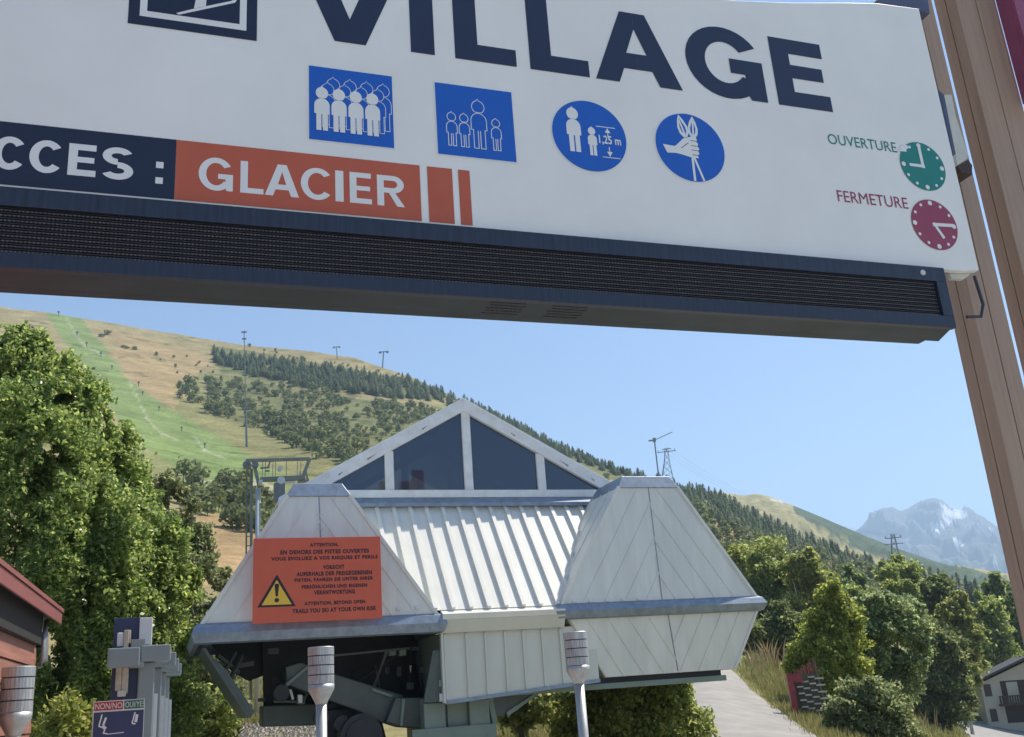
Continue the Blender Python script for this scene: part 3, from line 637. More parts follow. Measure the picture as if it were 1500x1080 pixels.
# ------------------------------------------------------------------ lift station
N0 = 14.5
STO = (4.8, 16.0, ground(*fr(4.8, 16.0, 0).xy))
st = thing('lift_station', 'white sheet metal chairlift station with two pyramid hoods and glazed gable', 'lift station', STO)
def face_panels(P0, P1, P2, P3, side, pitch, parent, m, th=.012, rib=.011, rw=.022, first=0, nm='panel'):
    """planar quad P0 P1 P2 P3 (bottom left, bottom right, top right, top left) clad with sheets whose seams run along `side`"""
    P0, P1, P2, P3 = map(Vector, (P0, P1, P2, P3)); ux = (P1 - P0).normalized(); nrm = ux.cross(P3 - P0).normalized(); uz = nrm.cross(ux)
    to = lambda p: ((p - P0).dot(ux), (p - P0).dot(uz)); back = lambda q, h=0: P0 + ux * q[0] + uz * q[1] + nrm * h
    poly = [to(P) for P in (P0, P1, P2, P3)]
    s = Vector(side); d = Vector((s.dot(ux), s.dot(uz))).normalized(); nn = Vector((d.y, -d.x))
    if nn.x < 0: nn = -nn
    off = [q[0] * nn.x + q[1] * nn.y for q in poly]; lo, hi = min(off), max(off); k = lo + first
    cuts = [lo];
    while k < hi - .04:
        if k > lo + .02: cuts.append(k)
        k += pitch
    cuts.append(hi)
    for i in range(len(cuts) - 1):
        q = half(poly, (nn.x * cuts[i], nn.y * cuts[i]), (nn.x, nn.y)); q = half(q, (nn.x * cuts[i + 1], nn.y * cuts[i + 1]), (-nn.x, -nn.y)) if len(q) > 2 else q
        if len(q) > 2 and area(q) > .002:
            b = MB(); b.ext([back(p) for p in q], nrm * th); b.build(nm, m, parent, STO)
        if i:
            q = half(poly, (nn.x * (cuts[i] - rw / 2), nn.y * (cuts[i] - rw / 2)), (nn.x, nn.y)); q = half(q, (nn.x * (cuts[i] + rw / 2), nn.y * (cuts[i] + rw / 2)), (-nn.x, -nn.y)) if len(q) > 2 else q
            if len(q) > 2: b = MB(); b.ext([back(p, th + .001) for p in q], nrm * rib); b.build('seam', m, parent, STO)
def hood(x0, x1, tx0, tx1, zb, ztp, nf, nt, depth, parent, tilt=0):
    """pyramid hood; front lower edge from x0 to x1 at nf, cap from tx0 to tx1 at nt"""
    nb = nf + depth; ntb = nt + 1.15; cb, ct = (x0 + x1) / 2, (tx0 + tx1) / 2
    A, B, C_, D_ = Vector((x0, nf, zb)), Vector((x1, nf, zb)), Vector((tx1, nt, ztp)), Vector((tx0, nt, ztp))
    Mb, Mt = Vector((cb, nf, zb)), Vector((ct, nt, ztp))
    core = MB(); e = .02; core.frust([(x0 + e, nf + e, zb), (x1 - e, nf + e, zb), (x1 - e, nb - e, zb), (x0 + e, nb - e, zb)], [(tx0 + e, nt + e, ztp), (tx1 - e, nt + e, ztp), (tx1 - e, ntb - e, ztp), (tx0 + e, ntb - e, ztp)]); parent = core.build('hood', 'dark', parent, STO)
    face_panels(A, Mb, Mt, D_, D_ - A, .30, parent, 'panel', first=.30); face_panels(Mb, B, C_, Mt, C_ - B, .30, parent, 'panel', first=.22)
    Al, Dl = Vector((x0, nb, zb)), Vector((tx0, ntb, ztp)); face_panels(Al, A, D_, Dl, (0, 0, 1), .36, parent, 'panel')
    Br, Cr = Vector((x1, nb, zb)), Vector((tx1, ntb, ztp)); face_panels(B, Br, Cr, C_, (0, 0, 1), .36, parent, 'panel')
    face_panels(Br, Al, Dl, Cr, (0, 0, 1), .36, parent, 'panel')
    # mitre seam with its little clips, corner trims
    b = MB(); b.bar(Mb + Vector((0, -.016, .02)), Mt + Vector((0, -.016, -.01)), .012, .012); b.build('mitre_seam', 'galv', parent, STO)
    for u, v in ((A, D_), (B, C_)):
        b = MB(); b.bar(u + Vector((0, -.012, 0)), v + Vector((0, -.012, 0)), .05, .05); b.build('corner_trim', 'panel', parent, STO)
    for k in range(7):
        p = Mb.lerp(Mt, .12 + .12 * k); b = MB(); b.box(p.x - .045, p.x + .045, p.y - .026, p.y - .016, p.z, p.z + .008); b.build('clip', 'panel', parent, STO)
    # cap
    h = .19; i = .10
    b = MB(); b.frust([(tx0 - .03, nt - .04, ztp - .02), (tx1 + .03, nt - .04, ztp - .02), (tx1 + .03, ntb + .04, ztp - .02), (tx0 - .03, ntb + .04, ztp - .02)], [(tx0 + i, nt + i * .4, ztp + h), (tx1 - i, nt + i * .4, ztp + h), (tx1 - i, ntb - i, ztp + h), (tx0 + i, ntb - i, ztp + h)]); b.build('cap', 'galv', parent, STO, bevel=.01)
def band(x0, x1, z0, z1, nf, depth, parent, out=.10):
    zm = (z0 + z1) / 2 + .02; pr = [(0, z1), (-out * .55, z1 - .03), (-out, zm - .02), (-out * .55, z0 + .02), (0, z0)]
    b = MB(); i0 = 0; ring = []
    for (o, z) in pr:
        ring.append([(x0 + o, nf + o, z), (x1 - o, nf + o, z), (x1 - o, nf + depth - o, z), (x0 + o, nf + depth - o, z)])
    for r in ring: b.v += r
    for k in range(len(pr) - 1):
        for j in range(4): a = k * 4 + j; c = k * 4 + (j + 1) % 4; b.f.append((a + 4, c + 4, c, a))
    b.build('eaves_band', 'galv', parent, STO)
# right hood, band and lower skirt
zR = .5 * (S(822, 888, N0)[1] + S(1107, 873, N0)[1]); nT = 14.62
rx0, rx1 = S(822, 888, N0)[0], S(1107, 873, N0)[0]; rt0, rt1 = S(906, 716, nT)[0], S(991, 711, nT)[0]; zRt = .5 * (S(906, 716, nT)[1] + S(991, 711, nT)[1])
hood(rx0, rx1, rt0, rt1, zR, zRt, N0, nT, 2.6, st)
zRb = .5 * (S(825, 912, N0)[1] + S(1105, 892, N0)[1]); band(rx0 - .03, rx1 + .03, zRb, zR + .015, N0 - .02, 2.64, st)
nS = 14.62; sx0, sx1 = S(888, 992, nS)[0], S(1076, 978, nS)[0]; zS = .5 * (S(888, 993, nS)[1] + S(1076, 979, nS)[1])
A, B, C_, D_ = Vector((sx0, nS, zS)), Vector((sx1, nS, zS)), Vector((rx1 - .01, N0 + .02, zRb + .01)), Vector((rx0 + .12, N0 + .02, zRb + .01))
Mb, Mt = Vector(((A.x + B.x) / 2 + .1, nS, zS)), Vector(((C_.x + D_.x) / 2 + .03, N0 + .02, zRb + .01))
b = MB(); b.frust([(sx0 + .02, nS + .02, zS + .01), (sx1 - .02, nS + .02, zS + .01), (sx1 - .02, nS + 2.15, zS + .01), (sx0 + .02, nS + 2.15, zS + .01)], [(D_.x + .03, N0 + .05, zRb), (rx1 - .05, N0 + .05, zRb), (rx1 - .05, N0 + 2.45, zRb), (D_.x + .03, N0 + 2.45, zRb)]); skirt_ = b.build('skirt', 'dark', st, STO)
face_panels(A, Mb, Mt, D_, D_ - A, .29, skirt_, 'panel', first=.25); face_panels(Mb, B, C_, Mt, C_ - B, .29, skirt_, 'panel', first=.27)
face_panels(B, (sx1, nS + 2.2, zS), (rx1 - .01, N0 + 2.5, zRb), C_, (0, 0, 1), .36, skirt_, 'panel'); face_panels((sx0, nS + 2.2, zS), A, D_, (rx0 + .12, N0 + 2.5, zRb), (0, 0, 1), .36, skirt_, 'cream')
b = MB(); b.bar(Mb + Vector((0, -.018, .02)), Mt + Vector((0, -.018, -.01)), .012, .012); b.build('mitre_seam', 'galv', skirt_, STO)
b = MB(); b.bar(B + Vector((0, -.012, 0)), C_ + Vector((0, -.012, 0)), .04, .04); b.build('corner_trim', 'panel', skirt_, STO)
fx0, fz0 = S(742, 1026, nS); fx1, fz1 = S(1066, 988, nS)
b = MB(); b.box(fx0 + .3, fx1 - .05, nS + .12, nS + 2.1, zS - .10, zS + .005); b.build('rail_recess', 'dark', st, STO)
b = MB(); b.box(fx0, fx1, nS + .05, nS + .16, zS - .17, zS - .085); b.build('guide_rail', 'column', st, STO, bevel=.006)
# left hood and band
zL = .5 * (S(295, 918, N0)[1] + S(640, 898, N0)[1]); Lx0, Lx1 = S(295, 918, N0)[0], S(640, 898, N0)[0]
lt0, lt1 = S(421, 729, nT)[0], S(512, 723, nT)[0]; zLt = .5 * (S(421, 729, nT)[1] + S(512, 723, nT)[1])
hood(Lx0, Lx1, lt0, lt1, zL, zLt, N0, nT, 2.6, st)
zLb = .5 * (S(293, 948, N0)[1] + S(645, 925, N0)[1]); band(Lx0 - .03, Lx1 + .03, zLb, zL + .015, N0 - .02, 2.64, st)
# sloping middle roof
nR1 = 15.92; zc0 = .5 * (S(650, 896, N0)[1] + S(812, 886, N0)[1]); zc1 = .5 * (S(560, 750, nR1)[1] + S(860, 737, nR1)[1])
mx0, mx1 = Lx1 - 1.5, rx0 + 1.6
b = MB(); b.ext([(mx0, N0 + .05, zc0 - .05), (mx0, nR1, zc1 - .05), (mx0, nR1, zc0 - .05)], (mx1 - mx0, 0, 0)); roof_ = b.build('roof', 'dark', st, STO)
face_panels((mx0, N0, zc0), (mx1, N0, zc0), (mx1, nR1, zc1), (mx0, nR1, zc1), (0, nR1 - N0, zc1 - zc0), .275, roof_, 'roofw', rib=.045, rw=.06, first=.1, nm='roof_sheet')
ex0, ex1 = Lx1 + .06, rx0 + .02; zE = .5 * (S(650, 916, N0 - .12)[1] + S(812, 897, N0 - .12)[1])
b = MB(); b.ext([(ex0, N0 - .12, zE + .10), (ex0, N0 + .06, zc0 + .025), (ex0, N0 + .08, zc0 - .03), (ex0, N0 - .10, zE + .02)], (ex1 - ex0, 0, 0)); b.build('eaves_lip', 'roofw', st, STO)
zE2 = .5 * (S(650, 930, N0)[1] + S(812, 917, N0)[1]); b = MB(); b.ext([(ex0, N0 - .10, zE + .018), (ex0, N0 + .02, zE + .018), (ex0, N0 + .02, zE2), (ex0, N0 - .01, zE2)], (ex1 - ex0, 0, 0)); b.build('eaves_gutter', 'cream', st, STO)
# glazed gable
NG = 16.0
def g(px, py): return S(px, py, NG)
ap = g(677, 584); gl = g(468, 706); gr = g(902, 704); cxg = ap[0]; zg = (gl[1] + gr[1]) / 2; hw = (gr[0] - gl[0]) / 2; slope = (ap[1] - zg) / hw
zs = .5 * (g(575, 722)[1] + g(795, 716)[1]); rk = .20
ext_ = hw + .5
b = MB(); b.box(cxg - hw - .3, cxg + hw + .3, NG - .08, NG + .10, zs - .13, zs - .0); gab = b.build('gable', 'gabw', st, STO, bevel=.008)
for s in (-1, 1):
    b = MB(); b.ext([(cxg, NG - .06, ap[1]), (cxg + s * ext_, NG - .06, ap[1] - slope * ext_), (cxg + s * ext_, NG - .06, ap[1] - slope * ext_ - rk * 1.2), (cxg, NG - .06, ap[1] - rk * 1.2)], (0, .14, 0)); b.build('rake_board', 'gabw', gab, STO, bevel=.006)
    b = MB(); b.ext([(cxg, NG + .08, ap[1] - .03), (cxg + s * ext_, NG + .08, ap[1] - slope * ext_ - .03), (cxg + s * ext_, NG + .08, ap[1] - slope * ext_ - .09), (cxg, NG + .08, ap[1] - .09)], (0, 5, 0)); b.build('gable_roof', 'panel', st, STO)
    for k, (t0, L_) in enumerate(((.28, .10), (.62, .16), (.83, .08))):
        xa = cxg + s * hw * (t0 + .03 * s); b = MB(); zz = ap[1] - slope * abs(xa - cxg) - .15; b.ext([(xa, NG - .0625, zz), (xa + s * L_, NG - .0625, zz - slope * L_), (xa + s * L_ * .9, NG - .0625, zz - slope * L_ - .03), (xa + s * .02, NG - .0625, zz - .02)], (0, .002, 0)); b.build('flaked_paint', 'dirt', gab, STO)
m0, m1, m2 = g(570, 690)[0], g(684, 660)[0], g(792, 690)[0]; mw = .075
for x in (m0, m1, m2):
    zt_ = ap[1] - slope * abs(x - cxg) - rk * 1.1; b = MB(); b.box(x - mw, x + mw, NG - .03, NG + .07, zs - .02, zt_); b.build('mullion', 'gabw', gab, STO, bevel=.006)
def pane(x0, x1):
    pts = [(x0, zs)]; f = lambda x: ap[1] - slope * abs(x - cxg) - rk * 1.05
    pts.append((x1, zs)); pts.append((x1, f(x1)))
    if x0 < cxg < x1: pts.append((cxg, f(cxg)))
    if f(x0) > zs: pts.append((x0, f(x0)))
    b = MB(); b.ext([(x, NG + .02, max(z, zs)) for x, z in pts], (0, .012, 0)); b.build('pane', 'glass', gab, STO)
ee = (ap[1] - rk * 1.05 - zs) / slope
pane(cxg - ee, m0 - mw); pane(m0 + mw, m1 - mw); pane(m1 + mw, m2 - mw); pane(m2 + mw, cxg + ee)
b = MB(); b.ext([(cxg - hw - .3, NG - .20, zs - .24), (cxg - hw - .3, NG - .06, zs - .125), (cxg - hw - .3, NG + .06, zs - .125), (cxg - hw - .3, NG + .06, zs - .30), (cxg - hw - .3, NG - .20, zs - .30)], (2 * hw + .6, 0, 0)); b.build('flashing', 'galv', st, STO)
b = MB(); b.box(cxg - hw, cxg + hw, NG + 4.9, NG + 5.0, zs - 1.5, zs + .35); b.build('rear_wall', 'dark', st, STO)
b = MB(); b.box(cxg - hw, cxg + hw, NG + .2, NG + 4.9, zs - .4, zs - .3); b.build('loft_floor', 'dark', st, STO)
for xx, yy in ((cxg - .55, 2.2), (cxg + .7, 3.4), (cxg - 1.2, 3.5)):
    b = MB(); b.box(xx - .06, xx + .06, NG + yy, NG + yy + .12, zs - .3, ap[1] - slope * abs(xx - cxg) - .1); b.build('inner_post', 'gabw', st, STO)
for s in (-1, 1):
    b = MB(); b.bar((cxg, NG + 2.2, ap[1] - .32), (cxg + s * hw, NG + 2.2, ap[1] - slope * hw - .32), .12, .12); b.build('inner_rafter', 'gabw', st, STO)
# panelled box under the middle eaves
nB = 14.56; bx0, bx1 = S(652, 975, nB)[0], S(830, 955, nB)[0] + .5; bt = zE2 + .01
bz = lambda x: S(653, 1027, nB)[1] + (x - bx0) * ((S(820, 1003, nB)[1] - S(653, 1027, nB)[1]) / (S(820, 1003, nB)[0] - bx0))
kx = [S(p, 970, nB)[0] for p in (652, 684, 712, 741, 768, 796, 823)] + [bx1]
for i in range(len(kx) - 1):
    a, c = kx[i], kx[i + 1]; b = MB(); b.ext([(a + .004, nB, bz(a)), (c - .004, nB, bz(c)), (c - .004, nB, bt), (a + .004, nB, bt)], (0, .015, 0)); b.build('box_panel', 'cream', st, STO)
    b = MB(); b.box(a - .012, a + .018, nB - .035, nB + .006, bz(a) + .01, bt - .03); b.build('seam', 'cream', st, STO)
b = MB(); b.ext([(bx0 - .01, nB + .02, bz(bx0) - .04), (bx1, nB + .02, bz(bx1) - .04), (bx1, nB + .02, bt), (bx0 - .01, nB + .02, bt)], (0, 1.6, 0)); b.build('box_core', 'column', st, STO)
b = MB(); b.box(bx0 - .05, bx0 - .014, nB - .03, nB + .06, bz(bx0) - .03, bt); b.build('corner_trim', 'cream', st, STO)
b = MB(); b.ext([(bx0 - .02, nB - .03, bz(bx0) - .05), (bx1, nB - .03, bz(bx1) - .05), (bx1, nB - .03, bz(bx1)), (bx0 - .02, nB - .03, bz(bx0))], (0, .06, 0)); b.build('lower_angle', 'galv', st, STO)
def plate(name, pts, n, th, m, bevel=.004):
    b = MB(); b.ext([(S(p, q, n)[0], n, S(p, q, n)[1]) for p, q in pts], (0, th, 0)); return b.build(name, m, st, STO, bevel=bevel)
# column and machinery below
for i, (a, c, nn_) in enumerate(((622, 653, 14.75), (656, 686, 14.85), (689, 718, 14.75))):
    x0, x1 = S(a, 1060, nn_)[0], S(c, 1060, nn_)[0]; b = MB(); b.box(x0, x1, nn_, nn_ + .12, STO[2] - .3, S(a, 1026 if i else 1031, nn_)[1]); b.build('column_plate', 'column', st, STO, bevel=.006)
x0, x1 = S(618, 1060, 15)[0], S(722, 1060, 15)[0]; b = MB(); b.box(x0, x1, 14.9, 16.0, STO[2] - .3, 1.62); b.build('column', 'column', st, STO)
x0, x1 = S(604, 1073, 14.7)[0], S(727, 1060, 14.7)[0]; b = MB(); b.box(x0, x1, 14.7, 14.74, STO[2] - .3, S(700, 1062, 14.7)[1]); b.build('base_plate', 'column', st, STO)
plate('bracket_plate', [(634, 953), (651, 952), (652, 1028), (621, 1030), (622, 1020)], 14.62, .05, 'machine')
plate('bolt_box', [(643, 996), (649, 996), (649, 1006), (643, 1006)], 14.58, .03, 'column'); plate('bolt_box', [(644, 1016), (650, 1016), (650, 1028), (644, 1028)], 14.58, .03, 'gatelight')
plate('gusset', [(716, 1022), (800, 1006), (744, 1043), (738, 1048), (724, 1052)], 14.9, .04, 'machine'); plate('gusset_edge', [(742, 1043), (803, 1003), (806, 1005), (744, 1050)], 14.86, .05, 'column')
plate('stay', [(714, 1020), (722, 1021), (729, 1060), (722, 1062)], 14.84, .05, 'column')
plate('drive_beam', [(418, 977), (440, 970), (480, 984), (592, 1019), (562, 1060), (520, 1040), (420, 1003)], 15.3, .45, 'machine', .02)
plate('beam_flange', [(418, 1002), (450, 975), (454, 977), (421, 1006)], 15.26, .05, 'column'); plate('beam_flange', [(545, 1008), (575, 1018), (574, 1022), (545, 1012)], 15.24, .05, 'column')
plate('housing_cover', [(566, 1058), (580, 1022), (622, 1022), (624, 1068), (592, 1066)], 15.1, .6, 'machine', .02); plate('housing_rib', [(589, 1024), (594, 1024), (590, 1064), (586, 1064)], 15.06, .04, 'column')
plate('counterweight_box', [(384, 1034), (464, 1031), (640, 1026), (640, 1058), (384, 1065)], 15.9, .5, 'machine', .02)
plate('gearbox', [(470, 1040), (520, 1035), (560, 1056), (566, 1080), (566, 1110), (484, 1110)], 15.6, .5, 'dark', .03)
plate('rear_bulkhead', [(384, 930), (660, 930), (660, 1040), (386, 1040)], 16.4, .05, 'dark'); plate('rear_bulkhead', [(300, 930), (386, 930), (386, 990), (365, 998), (340, 985)], 16.6, .05, 'dark')
plate('hull_floor', [(480, 1022), (660, 1015), (660, 1034), (500, 1034)], 15.9, .05, 'dark')
b = MB(); X, Zz = S(530, 1078, 15.0); b.tube([(X, 15.0, Zz), (X, 15.35, Zz)], .30, 24); b.build('motor_drum', 'dark', st, STO); b = MB(); b.tube([(X, 14.96, Zz), (X, 15.0, Zz)], .22, 24); b.build('drum_face', 'dark', st, STO)
for px_ in (575, 590): plate('junction_box', [(px_ - 5, 952), (px_ + 5, 951), (px_ + 5, 960), (px_ - 5, 961)], 15.5, .08, 'column')
plate('junction_box', [(596, 1000), (606, 1000), (606, 1010), (596, 1010)], 15.6, .08, 'machine'); plate('lamp_strip', [(600, 975), (603, 975), (602, 985), (601, 985)], 15.5, .02, 'plate')
plate('conduit', [(480, 960), (600, 948), (600, 951), (480, 963)], 15.4, .03, 'machine'); plate('conduit', [(350, 972), (372, 968), (372, 975), (350, 979)], 15.6, .03, 'machine')
plate('hinge', [(423, 1010), (427, 1010), (431, 1024), (428, 1026)], 15.2, .03, 'plate'); plate('hinge', [(436, 1018), (443, 1018), (443, 1030), (437, 1030)], 15.2, .03, 'plate')
for (a, c) in (((318, 960), (350, 985)), ((325, 990), (345, 955)), ((335, 1000), (355, 960))):
    A_, C2 = S(*a, 15.0), S(*c, 15.2); b = MB(); b.bar((A_[0], 15.0, A_[1]), (C2[0], 15.3, C2[1]), .05, .05); b.build('strut', 'machine', st, STO)
q_ = random.Random(5)
for k in range(9):                       # hoses and cable runs hanging inside the hull
    a, c = (q_.uniform(400, 640), q_.uniform(945, 985)), (q_.uniform(400, 640), q_.uniform(990, 1045)); n1 = q_.uniform(15.15, 16.2); A_, C2 = S(*a, n1), S(*c, n1)
    b = MB(); b.tube([(A_[0], n1, A_[1]), ((A_[0] * .6 + C2[0] * .4), n1, min(A_[1], C2[1]) - q_.uniform(0, .12)), (C2[0], n1, C2[1])], q_.uniform(.012, .03), 6); b.build('hose', q_.choice(('dark', 'machine', 'black')), st, STO)
for k in range(16):
    a = (q_.uniform(345, 640), q_.uniform(945, 1040)); w_, h_ = q_.uniform(4, 16), q_.uniform(3, 14); plate('fitting', [(a[0], a[1]), (a[0] + w_, a[1] - w_ * .06), (a[0] + w_, a[1] + h_), (a[0], a[1] + h_)], q_.uniform(15.5, 16.3), .06, q_.choice(('dark', 'machine', 'machine', 'column')))
for px_, py_ in ((412, 1015), (600, 1040), (470, 1052), (500, 1060)):
    b = MB(); X, Zz = S(px_, py_, 15.2); b.tube([(X, 15.12, Zz), (X, 15.26, Zz)], .11, 16); b.build('guide_sheave', 'dark', st, STO)
# inward leaning skirt panel at the left
T0, T1 = S(296, 950, 14.6), S(363, 1052, 14.6); q0, q1 = S(330, 980, 14.62), S(373, 1043, 14.62)
b = MB(); b.ext([(T0[0], 14.56, T0[1]), (T1[0], 14.56, T1[1]), (T1[0] + .03, 14.56, T1[1]), (T0[0] + .05, 14.56, T0[1])], (0, 1.9, 0)); b.build('skirt_panel', 'machine', st, STO)
b = MB(); b.ext([(T0[0] + .06, 14.58, T0[1] - .05), (T1[0] + .03, 14.58, T1[1] + .0), (q1[0], 14.58, q1[1]), (q0[0], 14.58, q0[1])], (0, .04, 0)); b.build('skirt_return', 'machine', st, STO)

# ------------------------------------------------------------------ orange warning board on the left hood
NW = 14.22
wq = [S(*p, NW) for p in ((371, 917), (561, 903), (556, 783), (370, 792))]
wx0, wx1, wz0, wz1 = (wq[0][0] + wq[3][0]) / 2, (wq[1][0] + wq[2][0]) / 2, (wq[0][1] + wq[1][1]) / 2, (wq[2][1] + wq[3][1]) / 2
WO = ((wx0 + wx1) / 2, NW, wz0)
wb = thing('warning_board', 'orange warning board with yellow triangle on the left station hood', 'sign', WO)
b = MB(); b.box(wx0, wx1, NW, NW + .02, wz0, wz1); b.build('board', 'warnorange', wb, WO, bevel=.003)
for xx in (wx0 + .3, wx1 - .3):
    b = MB(); b.box(xx, xx + .05, NW + .02, NW + .34, wz1 - .25, wz1 - .2); b.build('mount', 'galv', wb, WO)
    b = MB(); b.box(xx, xx + .05, NW + .02, NW + .2, wz0 + .06, wz0 + .11); b.build('mount', 'galv', wb, WO)
WW, WH = wx1 - wx0, wz1 - wz0
def wt(s, u0, u1, v, h=.052): text(s, wx0 + WW * u0, wx0 + WW * u1, wz0 + WH * (v - h / 2), wz0 + WH * (v + h / 2), 'warnblack', 'lettering', parent=wb, o=WO, y=NW - .003, bold=.045, sp=1.15)
for s, u0, u1, v in (('ATTENTION,', .435, .66, .905), ('EN DEHORS DES PISTES OUVERTES', .205, .905, .825), ('VOUS EVOLUEZ A VOS RISQUES ET PERILS', .135, .975, .745),
                     ('VORSICHT', .535, .705, .635), ('AUßERHALB DER FREIGEGEBENEN', .33, .925, .56), ('PISTEN, FAHREN SIE UNTER IHRER', .315, .935, .485), ('PERSÖNLICHEN UND EIGENEN', .37, .885, .41),
                     ('VERANTWORTUNG', .465, .785, .335), ('ATTENTION, BEYOND OPEN', .39, .865, .205), ('TRAILS YOU SKI AT YOUR OWN RISK', .30, .955, .125)): wt(s, u0, u1, v)
def wp(name, pts, m, d): b = MB(); b.poly([(wx0 + WW * u, NW - d, wz0 + WH * v) for u, v in pts]); b.build(name, m, wb, WO)
tc_ = lambda k: [(.035 + k, .185 + k * .75), (.325 - k, .185 + k * .75), (.18, .565 - k * 2.05)]
wp('triangle_border', tc_(0), 'warnblack', .003); wp('triangle', tc_(.032), 'yellow', .004)
wp('exclamation_stroke', [(.172, .305), (.188, .305), (.198, .44), (.192, .455), (.168, .455), (.162, .44)], 'warnblack', .005)
wp('exclamation_dot', [(.18 + .018 * math.cos(k * .5236), .262 + .026 * math.sin(k * .5236)) for k in range(12)], 'warnblack', .005)

# ------------------------------------------------------------------ bollard lamps
def lamp(px, ptop, wpx, label):
    R_ = .10; n = 2 * R_ * CAM_F / wpx; d = ray(px, ptop); t = n / d.dot(_F); X = d * t; fx_, nn_, zz = X.dot(DX), X.dot(NY), X.z + 1.6
    o = (fx_, nn_, ground(*fr(fx_, nn_, 0).xy)); t = thing('bollard_lamp', label, 'lamp', o, 'stainless bollard lamps in a row')
    H = zz
    b = MB(); b.tube([(fx_, nn_, o[2] - .02), (fx_, nn_, H - .40)], .042, 20); b.build('pole', 'inox', t, o, smooth=True)
    b = MB(); b.tube([(fx_, nn_, H - .42), (fx_, nn_, H - .40), (fx_, nn_, H - .315), (fx_, nn_, H - .275)], [.043, .05, R_ * .98, R_], 28); b.build('funnel', 'inox', t, o, smooth=True)
    zt_ = H - .272
    for k in range(3):
        b = MB(); b.tube([(fx_, nn_, zt_), (fx_, nn_, zt_ + .062)], R_ * .985, 28); b.build('louvre_band', 'inoxband', t, o, smooth=False)
        b = MB(); b.tube([(fx_, nn_, zt_ + .062), (fx_, nn_, zt_ + .070)], R_ * .93, 24); b.build('groove', 'black', t, o)
        zt_ += .070
    b = MB(); b.tube([(fx_, nn_, zt_), (fx_, nn_, H - .004), (fx_, nn_, H)], [R_, R_, R_ * .95], 28); b.build('cap', 'inox', t, o, smooth=False)
lamp(28, 977, 46, 'stainless bollard lamp in front of the red brown chalet'); lamp(470, 948, 38, 'stainless bollard lamp in front of the open dark station hull'); lamp(842, 926, 34.5, 'stainless bollard lamp in front of the cream station panels')

# ------------------------------------------------------------------ access gates at the left
NGt = 9.0
def gate_at(n, pxc, label, full):
    xc = S(pxc, 1000, n)[0]; o = (xc, n, 0.); t = thing('access_gate', label, 'gate', o, 'grey access gates one behind another')
    zt_ = S(215, 946, NGt)[1]; zb_ = S(215, 972, NGt)[1]; w = .062
    b = MB(); b.box(xc - w, xc + w, n, n + .16, -.02, zb_ + .01); b.build('post', 'gate', t, o, bevel=.01)
    b = MB(); b.box(xc + w + .002, xc + w + .03, n + .02, n + .14, .2, zb_ - .24); b.build('post_sunlit_side', 'gatelight', t, o)  # sunlit flank of the post, its brightness put into a lighter strip
    b = MB(); b.box(xc - w + .01, xc + w + .12, n - .06, n + .22, zb_ + .012, zt_); b.build('arm_head', 'gate', t, o, bevel=.01)
    return t, o, xc, zt_, zb_
gates = []
for k, (n, pxc, lb) in enumerate(((9.0, 214, 'nearest grey access gate with blue board and readers'), (10.1, 226, 'second grey access gate in the row behind the nearest'), (11.2, 233.5, 'third grey access gate in the row'), (12.3, 240, 'rearmost grey access gate in the row'))):
    gates.append(gate_at(n, pxc, lb, k == 0))
t, o, xc, zt_, zb_ = gates[0]
def gp(name, a, c, n, th, m, bevel=.004):       # upright box from two photo corners
    x0, z1 = S(*a, n); x1, z0 = S(*c, n); b = MB(); b.box(min(x0, x1), max(x0, x1), n, n + th, min(z0, z1), max(z0, z1)); return b.build(name, m, t, o, bevel=bevel)
gp('cross_arm', (158, 950), (204, 976), 8.9, .24, 'gate', .01); gp('blue_board', (168, 906), (203, 950), 9.15, .04, 'gateblue'); gp('side_plate', (205, 905), (222, 944), 9.05, .1, 'gatelight', .006)
gp('reader', (172, 927), (181, 947), 8.98, .05, 'gatelight', .008); gp('reader_arm', (182, 923), (187, 962), 8.96, .05, 'beige'); gp('reader_cap', (186, 923), (191, 942), 8.99, .05, 'beige')
gp('bracket', (192, 937), (211, 978), 8.95, .04, 'pipe'); gp('roller', (170, 976), (177, 1012), 9.0, .05, 'beige', .01); gp('roller', (179, 976), (187, 1016), 9.0, .05, 'beige', .01); gp('roller_end', (172, 1012), (184, 1020), 8.98, .05, 'plate', .006)
gp('back_plate', (164, 974), (200, 1024), 9.1, .05, 'gateblue'); gp('rear_post', (200, 985), (205, 1024), 9.2, .05, 'gatelight')
NN_ = 8.7; a0, a1 = S(137, 1029, NN_), S(212, 1029, NN_); zz0 = S(140, 1110, NN_)[1]; zz1 = S(140, 1028, NN_)[1]; OO = (a0[0], NN_, 0)
inf = thing('lane_sign', 'dark blue gate sign reading NON/NO and OUI', 'sign', OO)
def ip(name, u0, u1, v0, v1, m, d): b = MB(); Wd = a1[0] - a0[0]; Hd = zz1 - zz0; b.box(a0[0] + Wd * u0, a0[0] + Wd * u1, NN_ - d, NN_ - d + .003, zz0 + Hd * v0, zz0 + Hd * v1); return b.build(name, m, inf, OO)
b = MB(); b.box(a0[0], a1[0], NN_, NN_ + .02, zz0, zz1); b.build('board', 'white', inf, OO)
b = MB(); b.box((a0[0] + a1[0]) / 2 - .03, (a0[0] + a1[0]) / 2 + .03, NN_ + .02, NN_ + .07, -.02, zz1 - .05); b.build('stand', 'gate', inf, OO)
ip('red_field', .02, .575, .83, .985, 'redprint', .004); ip('green_field', .60, .99, .83, .985, 'grnprint', .004); ip('blue_field', .02, .99, .0, .80, 'gateblue', .004)
Wd = a1[0] - a0[0]; Hd = zz1 - zz0
